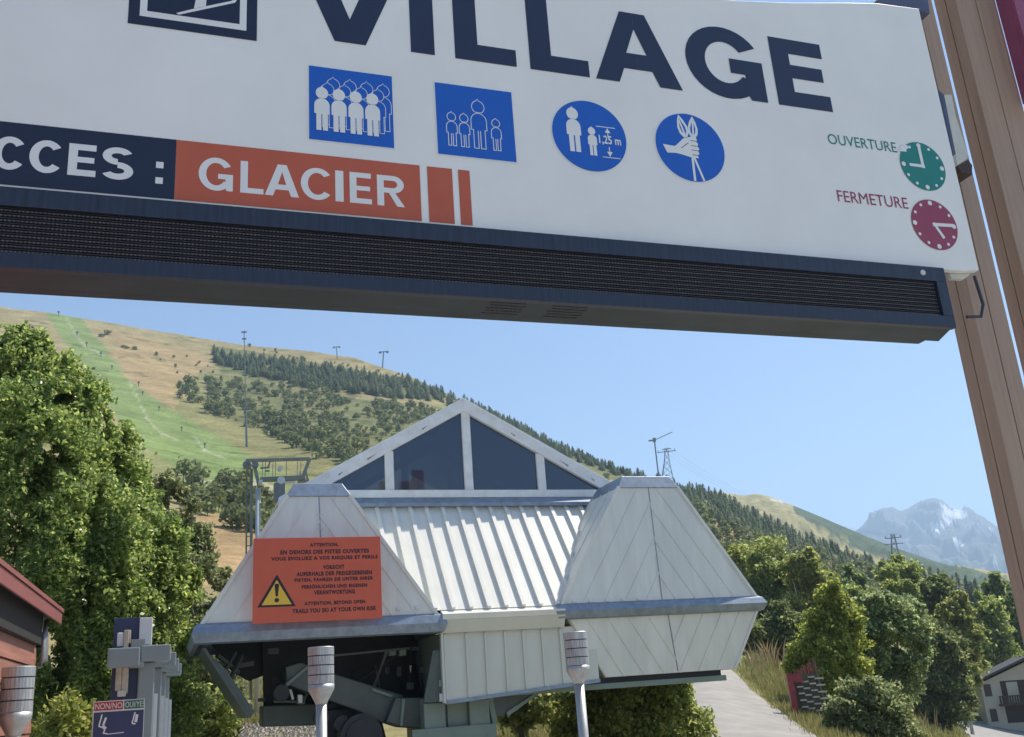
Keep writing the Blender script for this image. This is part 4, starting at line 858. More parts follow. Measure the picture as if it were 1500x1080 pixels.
text('NON/NO', a0[0] + Wd * .04, a0[0] + Wd * .56, zz0 + Hd * .855, zz0 + Hd * .96, 'white', parent=inf, o=OO, y=NN_ - .006, bold=0); text('OUI/YES', a0[0] + Wd * .62, a0[0] + Wd * 1.0, zz0 + Hd * .855, zz0 + Hd * .96, 'white', parent=inf, o=OO, y=NN_ - .006, bold=0)
def il(pts, w=.01):
    for (a, c) in zip(pts[:-1], pts[1:]):
        A_ = Vector((a0[0] + Wd * a[0], zz0 + Hd * a[1])); B_ = Vector((a0[0] + Wd * c[0], zz0 + Hd * c[1])); d = (B_ - A_).normalized(); nn_ = Vector((-d.y, d.x)) * w / 2
        b = MB(); b.poly([(q.x, NN_ - .006, q.y) for q in (A_ + nn_, A_ - nn_, B_ - nn_, B_ + nn_)]); b.build('skier_line', 'white', inf, OO)
il([(.18, .76), (.13, .55), (.2, .53), (.25, .48), (.22, .42), (.3, .41)]); il([(.26, .70), (.21, .56), (.27, .5)], .016); il([(.82, .76), (.77, .56), (.84, .55)]); il([(.86, .72), (.84, .58)], .02); il([(.3, .40), (.62, .41)], .006)

# ------------------------------------------------------------------ red brown chalet at the left edge
nc = 9.0; xw, zc = S(53, 947, nc); CO = (xw, nc, 0)
ch = thing('chalet', 'red brown weatherboarded chalet with dark red roof edge at left', 'building', CO)
ch.rotation_euler.z = YAW - .031
bh = .165; z = zc; ze = S(88, 900, nc)[1]
b = MB(); b.box(xw - 4, xw - .03, nc - 6, nc - .03, -.1, ze + .1); b.build('wall_core', 'soff', ch, CO)
k = 0
while z > -.1:
    b = MB(); b.ext([(xw - .02, nc, z - bh + .008), (xw + .012, nc, z - bh + .008), (xw, nc, z), (xw - .02, nc, z)], (0, -6, 0)); b.build('board', 'redwood', ch, CO); 
    b = MB(); b.ext([(xw, nc - .02, z - bh + .008), (xw, nc + .012, z - bh + .008), (xw, nc, z), (xw, nc - .02, z)], (-4, 0, 0)); b.build('board', 'redwood', ch, CO); z -= bh
xe, zz_ = S(89, 911, nc + .25); zt2 = S(89, 896, nc + .25)[1]
b = MB(); b.ext([(xe - .015, nc + .25, zz_ - .02), (xe, nc + .25, zz_ - .02), (xe, nc + .25, zt2 - .01), (xe - .015, nc + .25, zt2 - .01)], (0, -6.5, .0)); b.build('fascia', 'roofred', ch, CO, bevel=.003)
b = MB(); b.ext([(xe + .01, nc + .27, zt2 - .01), (xe + .01, nc + .27, zt2 + .02), (xe - 4, nc + .27, zt2 + 1.5), (xe - 4, nc + .27, zt2 + 1.47)], (0, -6.6, 0)); b.build('roof', 'roofred', ch, CO)
b = MB(); b.box(xw - 2, xe - .016, nc - 6, nc + .24, zz_ + .03, zz_ + .05); b.build('soffit', 'soff', ch, CO)
b = MB(); b.box(xw - .02, xw + .05, nc - 6, nc - .1, zc + .003, zz_ + .03); b.build('frieze', 'soff', ch, CO)
b = MB(); b.tube([(xe - .1, nc + .1, zz_ + .0), (xe - .1, nc + .1, zz_ - .12), (xw + .07, nc - .02, zz_ - .32), (xw + .03, nc - .04, zz_ - .36)], .028, 10); b.build('downpipe', 'pipe', ch, CO, smooth=True)

# ------------------------------------------------------------------ lift tower behind the left hood
NT = 33.
def T(px, py, n=NT): x, z = S(px, py, n); return (x, n, z)
x, z = S(372, 800, NT); TO = (x, NT, ground(*fr(x, NT, 0).xy)); tw = thing('lift_tower', 'grey steel lift tower with cross head behind the left hood', 'lift tower', TO)
def tpart(name, m, *bars):
    b = MB()
    for p, q, w in bars: b.bar(p, q, w)
    b.build(name, m, tw, TO)
def ft(px, py): p = T(px, py); return (p[0], p[1], TO[2] - .2)
b = MB(); A = T(378, 715); b.tube([(A[0] + .05, NT, TO[2] - .2), A], [.085, .075], 14); b.build('mast', 'pylonlt', tw, TO, smooth=True)
for p_, w_, nn_ in ((363, .05, .5), (369.5, .085, .3)):
    A = T(p_, 684); tpart('rear_leg', 'pylon', ((A[0] + .08, NT + nn_, TO[2]), (A[0], NT + nn_, A[2]), w_))
b = MB(); A = T(366, 690)
for k in range(18): b.box(A[0] - .07, A[0] + .08, NT + .38, NT + .41, A[2] - .3 * k, A[2] - .3 * k + .025)
b.build('ladder', 'pylon', tw, TO)
tpart('top_beam', 'pylon', (T(360, 675), T(453, 672.5), .10)); tpart('lower_beam', 'pylon', (T(381, 703), T(447, 700), .15))
tpart('brace', 'pylon', (T(371, 675), T(379, 710), .10)); tpart('brace', 'pylon', (T(453, 674), T(443, 700), .11)); tpart('brace', 'pylon', (T(447, 690), T(453, 708), .05))
for p, q in ((360, 681), (364, 683), (374, 682)): b = MB(); A = T(p, q); b.tube([(A[0], NT - .12, A[2]), (A[0], NT + .12, A[2])], .10, 12); b.build('sheave', 'farmetal', tw, TO)
b = MB(); A = T(410, 687); b.tube([(A[0], NT - .1, A[2]), (A[0], NT + .1, A[2])], .08, 12); b.build('sheave', 'pylonlt', tw, TO)
b = MB(); A = T(411, 705.5); b.tube([(A[0], NT - .2, A[2]), (A[0], NT + .2, A[2])], .13, 16); b.build('bull_wheel', 'pylonlt', tw, TO)
tpart('counterweight', 'farmetal', (T(409, 709), T(409, 736), .34)); tpart('hanger', 'pylon', (T(396, 676), T(392, 686), .05)); tpart('walkway', 'pylon', (T(381, 686), T(395, 685), .05)); tpart('walkway', 'pylon', (T(388, 690), T(395, 690), .06))
for p in (385, 389, 400, 404, 420, 436, 441): tpart('hanger', 'pylon', (T(p, 674), T(p - 1, 702), .018))
tpart('rail', 'pylonlt', (T(418, 707), T(432, 706), .07)); tpart('catwalk', 'pylon', (T(436, 706), T(452, 705), .08))
for p in (439, 444, 449): tpart('catwalk_post', 'pylon', (T(p, 705), T(p, 690), .02))
b = MB(); A = T(381, 708); b.tube([A, (A[0], NT - .25, A[2])], .07, 12); b.build('lamp', 'pylonlt', tw, TO)

# ------------------------------------------------------------------ masts and pylons on the hill
def world_thing(name, label, cat, P, group=None): return thing(name, label, cat, P, group, rot=0.0)
def at_dist(px, py, like):               # photo point at the same horizontal range as a foot point
    d = ray(px, py); t = math.hypot(like.x, like.y) / math.hypot(d.x, d.y); return EYE + d * t
B0 = hit(361.5, 655); T0_ = at_dist(357.5, 485, B0); t = world_thing('light_mast', 'tall thin grey mast standing on the hillside meadow', 'mast', B0)
sc = (T0_ - B0).length
b = MB(); b.tube([B0, B0.lerp(T0_, .32)], [sc * .010, sc * .008], 10); b.build('mast_foot', 'farmetal', t, B0)
b = MB(); b.tube([B0.lerp(T0_, .32), T0_], [sc * .0042, sc * .0034], 8); b.build('mast_pole', 'farmetal', t, B0)
for k, w in ((.99, .022), (.93, .018), (.61, .022), (.33, .03)): p = B0.lerp(T0_, k); b = MB(); b.bar(p - Vector((sc * w, 0, 0)), p + Vector((sc * w, 0, 0)), sc * .010); b.build('platform', 'farmetal', t, B0)
for px0, py0, px1, py1, lb in ((494, 524, 493, 508, 'small T shaped lift pylon on the ridge, left of the pair'), (560, 537, 562, 515, 'small T shaped lift pylon on the ridge, right of the pair')):
    Bp = hit(px0, py0 + 2); Tp = at_dist(px1, py1, Bp); h = (Tp - Bp).length; t = world_thing('lift_pylon', lb, 'pylon', Bp, 'lift pylons on the ridge')
    b = MB(); b.tube([Bp - Vector((0, 0, 1)), Tp], [h * .04, h * .03], 8); b.build('mast', 'farmetal', t, Bp)
    b = MB(); b.bar(Tp - Vector((h * .22, 0, h * .02)), Tp + Vector((h * .22, 0, -h * .02)), h * .045); b.build('crossarm', 'farmetal', t, Bp)
    for s in (-1, 1): b = MB(); b.bar(Tp + Vector((s * h * .14, 0, -.03 * h)), Tp + Vector((s * h * .28, 0, -h * .07)), h * .10); b.build('sheave_train', 'farmetal', t, Bp)
# tower crane shaped mast and lattice power pylons
Bp = hit(965, 700); Tp = at_dist(958.5, 645, Bp); h = (Tp - Bp).length; t = world_thing('tower_crane', 'far tower crane with raised jib above the ridge forest', 'crane', Bp)
b = MB(); b.bar(Bp - Vector((0, 0, 2)), Tp, h * .026); b.build('mast', 'farmetal', t, Bp)
b = MB(); b.bar(Tp, at_dist(985, 633, Bp), h * .014); b.build('jib', 'farmetal', t, Bp); b = MB(); b.bar(Tp, at_dist(950, 646, Bp), h * .03); b.build('counter_jib', 'farmetal', t, Bp); b = MB(); b.bar(Tp - Vector((0, 0, h * .04)), Tp + Vector((0, 0, h * .05)), h * .06); b.build('cab', 'farmetal', t, Bp)
def lattice(px0, py0, px1, py1, label, wb, arms):
    Bp = hit(px0, py0); Tp = at_dist(px1, py1, Bp); Tp.x = Bp.x + (Tp.x - Bp.x) * .6; h = (Tp - Bp).length; t = world_thing('power_pylon', label, 'pylon', Bp, 'lattice power pylons')
    ax = Tp - Bp; u = Vector((math.cos(.2), math.sin(-.2), 0)); v = Vector((-u.y, u.x, 0)); cn = lambda k, i: Bp + ax * k + (u * (1 if i in (0, 3) else -1) + v * (1 if i < 2 else -1)) * h * (wb * (1 - k) ** 1.5 + .035)
    for i in range(4):
        b = MB(); b.bar(cn(-.05, i), cn(.6, i), h * .010); b.bar(cn(.6, i), cn(1, i), h * .009); b.build('leg', 'farmetal', t, Bp)
    b = MB()
    for k in range(6):
        for i in range(4): b.bar(cn(k / 6, i), cn((k + 1) / 6, (i + 1) % 4), h * .006); b.bar(cn(k / 6, (i + 1) % 4), cn((k + 1) / 6, i), h * .006)
    b.build('bracing', 'farmetal', t, Bp)
    for k, w in arms: p = Bp + ax * k; b = MB(); b.bar(p - u * h * w, p + u * h * w, h * .018); b.build('crossarm', 'farmetal', t, Bp)
    for s in (-1, 0, 1): p = Bp + ax * arms[0][0] + u * h * arms[0][1] * .9 * s; b = MB(); b.bar(p, p + Vector((0, 0, h * .06)), h * .014); b.build('insulator', 'farmetal', t, Bp)
    return Bp + ax * .97
pa = lattice(977, 702, 979, 656, 'tall lattice power pylon above the ridge forest beside the crane', .14, ((.9, .24), (.97, .12)))
pb = lattice(1310, 812, 1309, 782, 'small lattice power pylon among the forest edge at right', .14, ((.9, .2), (.75, .22)))
b = MB()
for s in (-1, 0, 1):
    A, C2 = pa + Vector((s * 2.5, 0, 0)), pb + Vector((s * 2.5, 0, 0)); b.tube([A.lerp(C2, k / 12) - Vector((0, 0, 9 * (1 - (k / 6 - 1) ** 2))) for k in range(13)], .025, 4)
tag(b.build('power_line', 'farmetal'), 'faint power cables sagging between the two lattice pylons', 'cable')
# snow making hydrants up the green run
for k, (a, c) in enumerate(((86, 460), (113, 490), (127, 505), (148, 520), (164, 539), (203, 563), (209, 577), (233, 599), (266, 629), (300, 653))):
    Bp = hit(a, c + 3); Tp = at_dist(a, c - 2, Bp); h = (Tp - Bp).length; b = MB(); b.tube([Bp - Vector((0, 0, .3)), Tp], h * .13, 6); b.tube([Tp, Tp + Vector((h * .1, -h * .3, h * .1))], [h * .28, h * .34], 8)
    o_ = b.build('snow_gun', 'farmetal', None, Bp); o_.location = Bp; tag(o_, 'tiny dark snow gun standing along the green ski run', 'snow gun', 'snow guns up the ski run')

# ------------------------------------------------------------------ gravel path, road
def drape(name, L_, R_, m, lift=.03, sub=8, cols=8):
    Lp = [hit(*p, rmin=10) for p in L_]; Rp = [hit(*p, rmin=10) for p in R_]
    def dens(Q):
        out = []
        for a, c in zip(Q[:-1], Q[1:]): out += [a.lerp(c, k / sub) for k in range(sub)]
        return out + [Q[-1]]
    Lp, Rp = dens(Lp), dens(Rp); rows = []
    for a, c in zip(Lp, Rp):
        for k in range(cols + 1): q = a.lerp(c, k / cols); rows.append((q.x, q.y, ground(q.x, q.y) + lift))
    return grid_mesh(name, np.array(rows), len(Lp), cols + 1, None, K[m])
tag(drape('gravel_path', [(960, 1130), (1000, 1090), (1022, 1050), (1016, 1015), (1006, 985), (1000, 970)], [(1260, 1130), (1196, 1080), (1140, 1040), (1098, 1010), (1078, 988), (1060, 972)], 'path'), kind='structure')
tag(drape('road', [(1380, 1058), (1412, 1066), (1428, 1085), (1440, 1110)], [(1450, 1056), (1500, 1062), (1560, 1075), (1600, 1100)], 'asphalt', .06), kind='structure')
b = MB()
for k in range(2600):
    p = hit(random.uniform(270, 480), random.uniform(1058, 1095)); s = random.uniform(.02, .06) * random.uniform(.6, 1.6)
    a = Vector((random.uniform(-1, 1), random.uniform(-1, 1), 0)).normalized(); c = Vector((-a.y, a.x, 0))
    b.frust([p + (a * i + c * j) * s - Vector((0, 0, .01)) for i, j in ((1, 0), (0, 1), (-1, 0), (0, -1))], [p + (a * i + c * j) * s * .55 + Vector((0, 0, s * .8)) for i, j in ((1, .3), (-.3, 1), (-1, -.3), (.3, -1))])
tag(b.build('gravel', 'gravel'), 'pale loose gravel stones under the left side of the station', 'gravel', kind='stuff')

# ------------------------------------------------------------------ house at the far right
HB = hit(1449, 1064, rmin=60); hd = math.hypot(HB.x, HB.y); hz = math.atan2(HB.x, HB.y)
HR = -hz + .10; HX = Vector((math.cos(HR), math.sin(HR), 0)); HYv = Vector((-math.sin(HR), math.cos(HR), 0))
hs = thing('house', 'cream rendered house with dark roof and balcony at lower right', 'building', HB, rot=HR)
def hpix(px, py):
    d = ray(px, py); t = (HB - EYE).dot(HYv) / d.dot(HYv); q = EYE + d * t - HB; return q.dot(HX), q.z
x1, z1 = hpix(1432, 999); Hh_ = z1; wl = hpix(1448, 1062)[0]
LW = 9.
def hbox(name, x0, x1, y0, y1, z0, z1, m): b = MB(); b.box(x0, x1, y0, y1, z0, z1); return b.build(name, m, hs)
b = MB(); b.ext([(0, 0, -1), (LW, 0, -1), (LW, 0, Hh_ * .98), (LW * .5, 0, Hh_ + 1.6), (0, 0, Hh_ - .15)], (0, 8, 0)); b.build('wall', 'wall', hs)
for s in (0, 1):
    xa, xb = (-.7, LW * .5) if s == 0 else (LW * .5, LW + .7); za, zb_ = (Hh_ - .2, Hh_ + 1.85) if s == 0 else (Hh_ + 1.85, Hh_ - .2)
    b = MB(); b.ext([(xa, -.9, za), (xb, -.9, zb_), (xb, -.9, zb_ + .22), (xa, -.9, za + .22)], (0, 9.5, 0)); b.build('roof', 'roofdark', hs)
for (a, c) in (((1440, 1003), (1454, 1020)), ((1449, 1039), (1463, 1057))):
    x0, zt_ = hpix(*a); x1, zl = hpix(*c); w = hbox('window', x0, x1, -.05, .03, zl, zt_, 'shutter'); f = MB(); f.box(x0 - .08, x1 + .08, -.08, .02, zl - .12, zl - .02); f.build('sill', 'wall', w)
x0, zt_ = hpix(1464, 998); hbox('recess', x0, LW - .4, -.03, .02, .2, zt_, 'timberdark')
x0, zt_ = hpix(1461, 1021); zl = hpix(1461, 1032)[1]
hbox('balcony_floor', x0, LW, -1.3, 0, zl - .15, zl, 'timberdark')
for k in range(int((LW - x0) / .22)): hbox('baluster', x0 + k * .22, x0 + k * .22 + .16, -1.3, -1.26, zl, zt_, 'timberdark')
hbox('handrail', x0, LW, -1.33, -1.22, zt_, zt_ + .1, 'timberdark')
x2, zq = hpix(1468, 1000); hbox('balcony_door', x2 + .3, x2 + 1.3, -.06, .01, zl, zq, 'wall')

# ------------------------------------------------------------------ red slatted rack beside the path
RB = hit(1190, 1052, rmin=18); rdist = math.hypot(RB.x, RB.y); pxm = rdist / CAM_F
ROT = -math.atan2(RB.x, RB.y) + .12
rk_ = thing('fence_rack', 'red slatted rack of stacked pale fence boards beside the gravel path', 'rack', RB, rot=ROT)
u = pxm
def rbx(name, x0, x1, y0, y1, z0, z1, m, lean=0): b = MB(); b.ext([(x0 * u, y0 * u, z0 * u), (x1 * u, y0 * u, z0 * u), ((x1 + lean) * u, y0 * u, z1 * u), ((x0 + lean) * u, y0 * u, z1 * u)], (0, (y1 - y0) * u, 0)); return b.build(name, m, rk_)
rbx('side_post', -24, -16, -6, 8, 0, 58, 'fencered', -2)
for k in range(8): rbx('picket', -14 + k * 4.6, -11 + k * 4.6, 6, 8, 0, 58 + k * 2.3, 'fencered', -5)
rbx('top_board', -16, -4, -4, -1, 46, 57, 'fencered', -4); rbx('back_board', -16, 22, 4, 5.5, 4, 56, 'slatdark', -5); rbx('end_post', 20, 22.5, 2, 8, -8, 74, 'slatdark', -8)
for c in range(4):
    for r in range(6):
        x = -15 + c * 8.6 - r * -.9; zz = 48 - r * 8.6 - (c % 2) * 4 + c * 1.5; rbx('slat', x, x + (8.5 if c < 3 else 11.5), -2 + (c % 2), 2, zz, zz + 2.0, 'slatw', 0)

# ------------------------------------------------------------------ vegetation
def leaf_mesh(name, clumps, dens, size, m, up=.5, aspect=1.7, shell=.5, seed=0, gap=0.):
    """clumps: (x, y, z, rx, ry, rz); leaves as small rhombs through the outer part of each clump"""
    g = np.random.default_rng(seed + 100); allc, alln = [], []
    for (x, y, z, a, bb, c) in clumps:
        n = int(dens * (a * bb + a * c + bb * c) / 3)
        d = g.normal(size=(n, 3)); d /= np.linalg.norm(d, axis=1)[:, None]
        lump = 1 + .22 * np.sin(d[:, 0] * 5 + x * 3 + seed) * np.sin(d[:, 1] * 4 + y * 5) + .16 * np.sin(d[:, 2] * 7 + z * 4) + .14 * np.sin(d[:, 0] * 11 + d[:, 2] * 9 + x)
        rr = (shell + (1 - shell) * g.random(n) ** .6) * lump * (1 + .06 * g.normal(size=n))
        q = np.stack([x + d[:, 0] * a * rr, y + d[:, 1] * bb * rr, z + d[:, 2] * c * rr], -1)
        if gap: q = q[hashn(q[:, 0] * 1.3 + q[:, 1], q[:, 2] * 1.2 - q[:, 1] * .6, size * 5, seed) > gap]; d = d[:len(q)]
        allc.append(q); alln.append(d[:len(q)])
    C_ = np.concatenate(allc); Nn = np.concatenate(alln); n = len(C_)
    nr = Nn * .5 + g.normal(size=(n, 3)) * .75 + np.array((0, 0, up)); nr /= np.linalg.norm(nr, axis=1)[:, None]
    t = np.cross(nr, g.normal(size=(n, 3))); t /= np.linalg.norm(t, axis=1)[:, None] + 1e-9; bt = np.cross(nr, t)
    s = size * (.6 + .8 * g.random(n))[:, None]
    V = np.stack([C_ - t * s * .5 * aspect ** .5, C_ + bt * s * .36, C_ + t * s * .5 * aspect ** .5, C_ - bt * s * .36], 1).reshape(-1, 3)
    me = bpy.data.meshes.new(name); me.vertices.add(len(V)); me.vertices.foreach_set('co', V.astype(np.float32).ravel())
    me.loops.add(4 * n); me.loops.foreach_set('vertex_index', np.arange(4 * n, dtype=np.int32)); me.polygons.add(n)
    me.polygons.foreach_set('loop_start', np.arange(0, 4 * n, 4, dtype=np.int32)); me.polygons.foreach_set('loop_total', np.full(n, 4, np.int32)); me.update()
    me.materials.append(K[m]); return me
def trunk_mb(h, r, limbs=6, seed=0, base=.25, spread=.13):
    q = random.Random(seed); b = MB(); pts = [Vector((math.sin(k * 1.3 + seed) * .03 * h * k / 5, math.cos(k + seed) * .02 * h * k / 5, h * k / 5 - .2 * (k == 0))) for k in range(6)]
    b.tube(pts, [r * (1 - .85 * k / 5) for k in range(6)], 9)
    for i in range(limbs):
        k = base + (.95 - base) * i / limbs; p = pts[min(4, int(k * 5))].lerp(pts[min(5, int(k * 5) + 1)], k * 5 % 1); a = q.uniform(0, 6.28); L_ = h * spread * (1.1 - k) + .2
        e = p + Vector((math.cos(a) * L_, math.sin(a) * L_, L_ * q.uniform(.5, 1))); b.tube([p, p.lerp(e, .5) + Vector((0, 0, .05 * L_)), e], [r * .38, r * .25, r * .08], 6)
    return b
def obj(name, me, parent): o_ = bpy.data.objects.new(name, me); COL.objects.link(o_); o_.parent = parent; return o_
def ragged(cl, seed, k=5, f=.42):               # small outlying clumps break the outline
    q = random.Random(seed); out = []
    for (x, y, z, a, b_, c) in cl:
        out.append((x, y, z, a * .86, b_ * .86, c * .86))
        for i in range(k):
            u = q.uniform(0, 6.28); v = q.uniform(-.6, 1); h = math.sqrt(1 - v * v) ; s = q.uniform(.5, 1.15) * f
            out.append((x + math.cos(u) * h * a * .85, y + math.sin(u) * h * b_ * .85, z + v * c * .85, a * s, b_ * s, c * s * q.uniform(.8, 1.5)))
    return out
def px_clump(cx, cy, rpx, dist, P0, ry=None):   # clump around a photo point at a given range, local to P0
    d = ray(cx, cy); p = EYE + d * (dist / math.hypot(d.x, d.y)) - P0; r = rpx * dist / CAM_F; return (p.x, p.y, p.z, r, r * .9, r * (ry or 1))

# big leafy tree filling the left edge
d0 = 19.; a0_ = az_of(40); P0 = Vector((math.sin(a0_) * d0, math.cos(a0_) * d0, 0)); P0.z = ground(P0.x, P0.y)
t = world_thing('broadleaf_tree', 'big dense dark green leafy tree filling the left edge', 'tree', P0)
cl = [px_clump(*q, d0 + dz, P0) for *q, dz in ((60, 560, 50, -.3), (100, 590, 44, -.3), (40, 535, 44, 0), (0, 525, 46, 0), (85, 575, 42, -.2), (125, 605, 34, 0), (60, 605, 62, -.5), (165, 650, 34, 0), (15, 555, 62, 0), (75, 585, 55, -.4), (-45, 600, 80, .6), (40, 640, 80, -.8), (110, 650, 60, 0), (150, 700, 62, -.3), (60, 720, 90, -1.2), (-40, 720, 100, 0), (120, 770, 85, -1), (195, 770, 58, .2), (215, 835, 62, 0), (20, 830, 100, -1), (120, 860, 95, -1.1), (210, 900, 70, 0), (60, 940, 100, -.8), (160, 970, 90, -.5), (230, 975, 60, .3), (80, 1050, 95, -.4), (190, 1060, 80, 0), (110, 612, 40, -.6), (180, 690, 34, 0), (15, 510, 26, 0), (60, 535, 26, -.2), (235, 800, 34, .2), (262, 860, 34, .2), (110, 570, 24, -.2), (30, 493, 14, 0), (5, 497, 16, .1), (95, 548, 18, 0), (150, 640, 26, 0), (215, 742, 24, 0))]
obj('crown', leaf_mesh('crown', ragged(cl, 1), 11500, .062, 'leafA', seed=1, shell=.45, up=.6, gap=.3), t); trunk_mb(6.0, .26, 9, 1, .2).build('trunk', 'bark', t)
def pxtree(name, label, foot, dist, clumps, m, dens, size, th, group=None, bark='bark', seed=0, gap=.25, tr=.1, up=.5):
    a = az_of(foot); P0 = Vector((math.sin(a) * dist, math.cos(a) * dist, 0)); P0.z = ground(P0.x, P0.y); t = world_thing(name, label, 'tree' if 'tree' in name else 'bush', P0, group)
    cl = [px_clump(*q, dist + random.uniform(-.5, .5) * q[2] * dist / CAM_F, P0) for q in clumps]
    obj('crown' if 'tree' in name else 'foliage', leaf_mesh('crown', ragged(cl, seed), dens, size, m, seed=seed, gap=gap, up=up), t); trunk_mb(max(.4, (th - P0.z) * (.6 if bark == 'birch' else .85)), tr, 0 if bark == 'birch' else 6, seed, .3).build('trunk' if 'tree' in name else 'stem', bark, t); return t
ht = lambda y, x, d: 1.6 + (1016 - .071 * (x - 750) - y) / CAM_F * d * 1.05
pxtree('leafy_tree', 'lighter yellow green young tree between big tree and station', 275, 31., [(250, 715, 26), (230, 740, 30), (262, 745, 30), (250, 790, 40), (280, 830, 40), (262, 880, 52), (300, 900, 38), (275, 950, 56), (318, 965, 40), (300, 1010, 58), (330, 1030, 30), (262, 1040, 50), (240, 860, 40), (312, 850, 24), (290, 790, 22)], 'leafD', 3000, .11, 7, seed=3, gap=.4)
pxtree('leafy_bush', 'pale yellow green bush between the chalet and the gates', 95, 13.5, [(90, 1070, 48), (60, 1085, 40), (125, 1090, 40), (95, 1045, 26)], 'leafB', 4200, .06, 1.2, seed=4)
pxtree('leafy_bush', 'white flecked green bush at the left foot of the station', 345, 27., [(305, 1045, 40), (335, 1060, 26), (280, 1065, 40), (310, 1090, 40)], 'leafC', 3600, .10, 1.0, seed=5)
pxtree('leafy_bush', 'glossy dark green bush under the right station hood', 925, 18.5, [(905, 1050, 62), (955, 1045, 58), (860, 1065, 50), (990, 1065, 42), (930, 1085, 70), (840, 1050, 30), (1005, 1040, 16), (880, 1022, 34), (975, 1020, 34), (925, 1015, 36)], 'leafC', 6500, .07, 1.2, seed=6, gap=.3)
pxtree('leafy_bush', 'low dark shrub behind the column under the station', 760, 24., [(740, 1025, 26), (775, 1030, 26), (800, 1035, 30), (760, 1050, 26)], 'leafC', 3600, .12, 1.2, seed=7)
# right hand wood
spec = [
 ('leafy_tree', 'dark tree at the right corner of the station hood', 1130, 95, [(1125, 830, 40), (1100, 870, 36), (1150, 860, 40), (1130, 900, 48), (1165, 905, 38), (1105, 920, 36), (1140, 945, 46)], 'leafC', 8),
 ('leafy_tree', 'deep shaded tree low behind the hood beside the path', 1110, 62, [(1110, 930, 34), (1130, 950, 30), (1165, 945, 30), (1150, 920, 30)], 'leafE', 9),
 ('leafy_tree', 'tall yellow green birch tree behind the red rack', 1222, 36, [(1218, 872, 20), (1212, 895, 28), (1235, 905, 28), (1205, 930, 34), (1240, 940, 34), (1195, 965, 32), (1225, 975, 40), (1180, 990, 26), (1250, 985, 30), (1215, 1010, 36), (1180, 960, 20)], 'leafB', 10),
 ('leafy_tree', 'mid green tree left of the yellow birch', 1185, 88, [(1182, 828, 20), (1165, 848, 24), (1195, 850, 24), (1185, 885, 34), (1165, 925, 32), (1190, 945, 30)], 'leafC', 11),
 ('leafy_tree', 'grey green whitebeam tree in the middle of the right wood', 1300, 40, [(1290, 888, 24), (1265, 905, 28), (1310, 900, 28), (1330, 915, 30), (1285, 925, 40), (1315, 950, 40), (1285, 970, 36), (1335, 960, 24), (1310, 1000, 36), (1335, 1000, 20), (1275, 1000, 24)], 'leafD', 12),
 ('leafy_tree', 'broad green tree above the whitebeam', 1275, 115, [(1265, 868, 26), (1295, 862, 24), (1240, 876, 20), (1320, 872, 20)], 'leafC', 13),
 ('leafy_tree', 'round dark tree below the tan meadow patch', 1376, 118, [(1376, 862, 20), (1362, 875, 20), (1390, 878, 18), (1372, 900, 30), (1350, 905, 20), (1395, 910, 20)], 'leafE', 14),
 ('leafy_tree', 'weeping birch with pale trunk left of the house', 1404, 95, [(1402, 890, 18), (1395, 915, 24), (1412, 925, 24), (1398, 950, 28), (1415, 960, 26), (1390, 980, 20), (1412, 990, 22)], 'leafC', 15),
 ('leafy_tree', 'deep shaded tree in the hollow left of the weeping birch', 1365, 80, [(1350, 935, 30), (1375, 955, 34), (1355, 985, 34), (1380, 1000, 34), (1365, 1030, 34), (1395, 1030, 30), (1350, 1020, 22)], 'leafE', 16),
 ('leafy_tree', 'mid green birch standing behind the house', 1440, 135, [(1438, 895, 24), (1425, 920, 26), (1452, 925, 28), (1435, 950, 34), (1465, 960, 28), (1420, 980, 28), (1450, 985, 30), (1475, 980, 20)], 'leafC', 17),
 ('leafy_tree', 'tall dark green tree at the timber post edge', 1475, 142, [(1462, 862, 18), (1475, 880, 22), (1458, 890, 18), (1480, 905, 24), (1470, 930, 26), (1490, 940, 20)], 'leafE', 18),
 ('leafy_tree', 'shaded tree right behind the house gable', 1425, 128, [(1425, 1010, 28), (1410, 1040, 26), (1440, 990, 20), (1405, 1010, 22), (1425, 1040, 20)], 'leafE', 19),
 ('leafy_bush', 'pale green rounded bush at the foot of the right wood', 1270, 27, [(1255, 1025, 30), (1285, 1035, 34), (1240, 1050, 30), (1270, 1060, 40), (1310, 1065, 36), (1250, 1085, 36), (1300, 1090, 40)], 'leafD', 20),
 ('leafy_tree', 'olive green tree beside the hood above the dark tree', 1085, 110, [(1080, 820, 22), (1100, 835, 26), (1070, 845, 20), (1095, 860, 26)], 'leafB', 21),
 ('leafy_tree', 'small dark tree beside the tan clearing', 1255, 125, [(1248, 848, 16), (1240, 862, 16), (1256, 866, 14)], 'leafE', 22),
 ('leafy_tree', 'mid green tree right of the tan clearing', 1320, 120, [(1310, 838, 20), (1330, 845, 22), (1295, 845, 16), (1320, 862, 22)], 'leafC', 23),
]
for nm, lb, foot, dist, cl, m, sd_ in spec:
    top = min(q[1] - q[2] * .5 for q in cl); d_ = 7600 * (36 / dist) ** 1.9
    pxtree(nm, lb, foot, dist, cl, m, d_, .0027 * dist, ht(top, foot, dist), 'trees of the right hand wood' if 'tree' in nm else None, 'birch' if 'birch' in lb else 'bark', sd_, .36 if m != 'leafE' else .2, .12 if dist < 50 else .16)

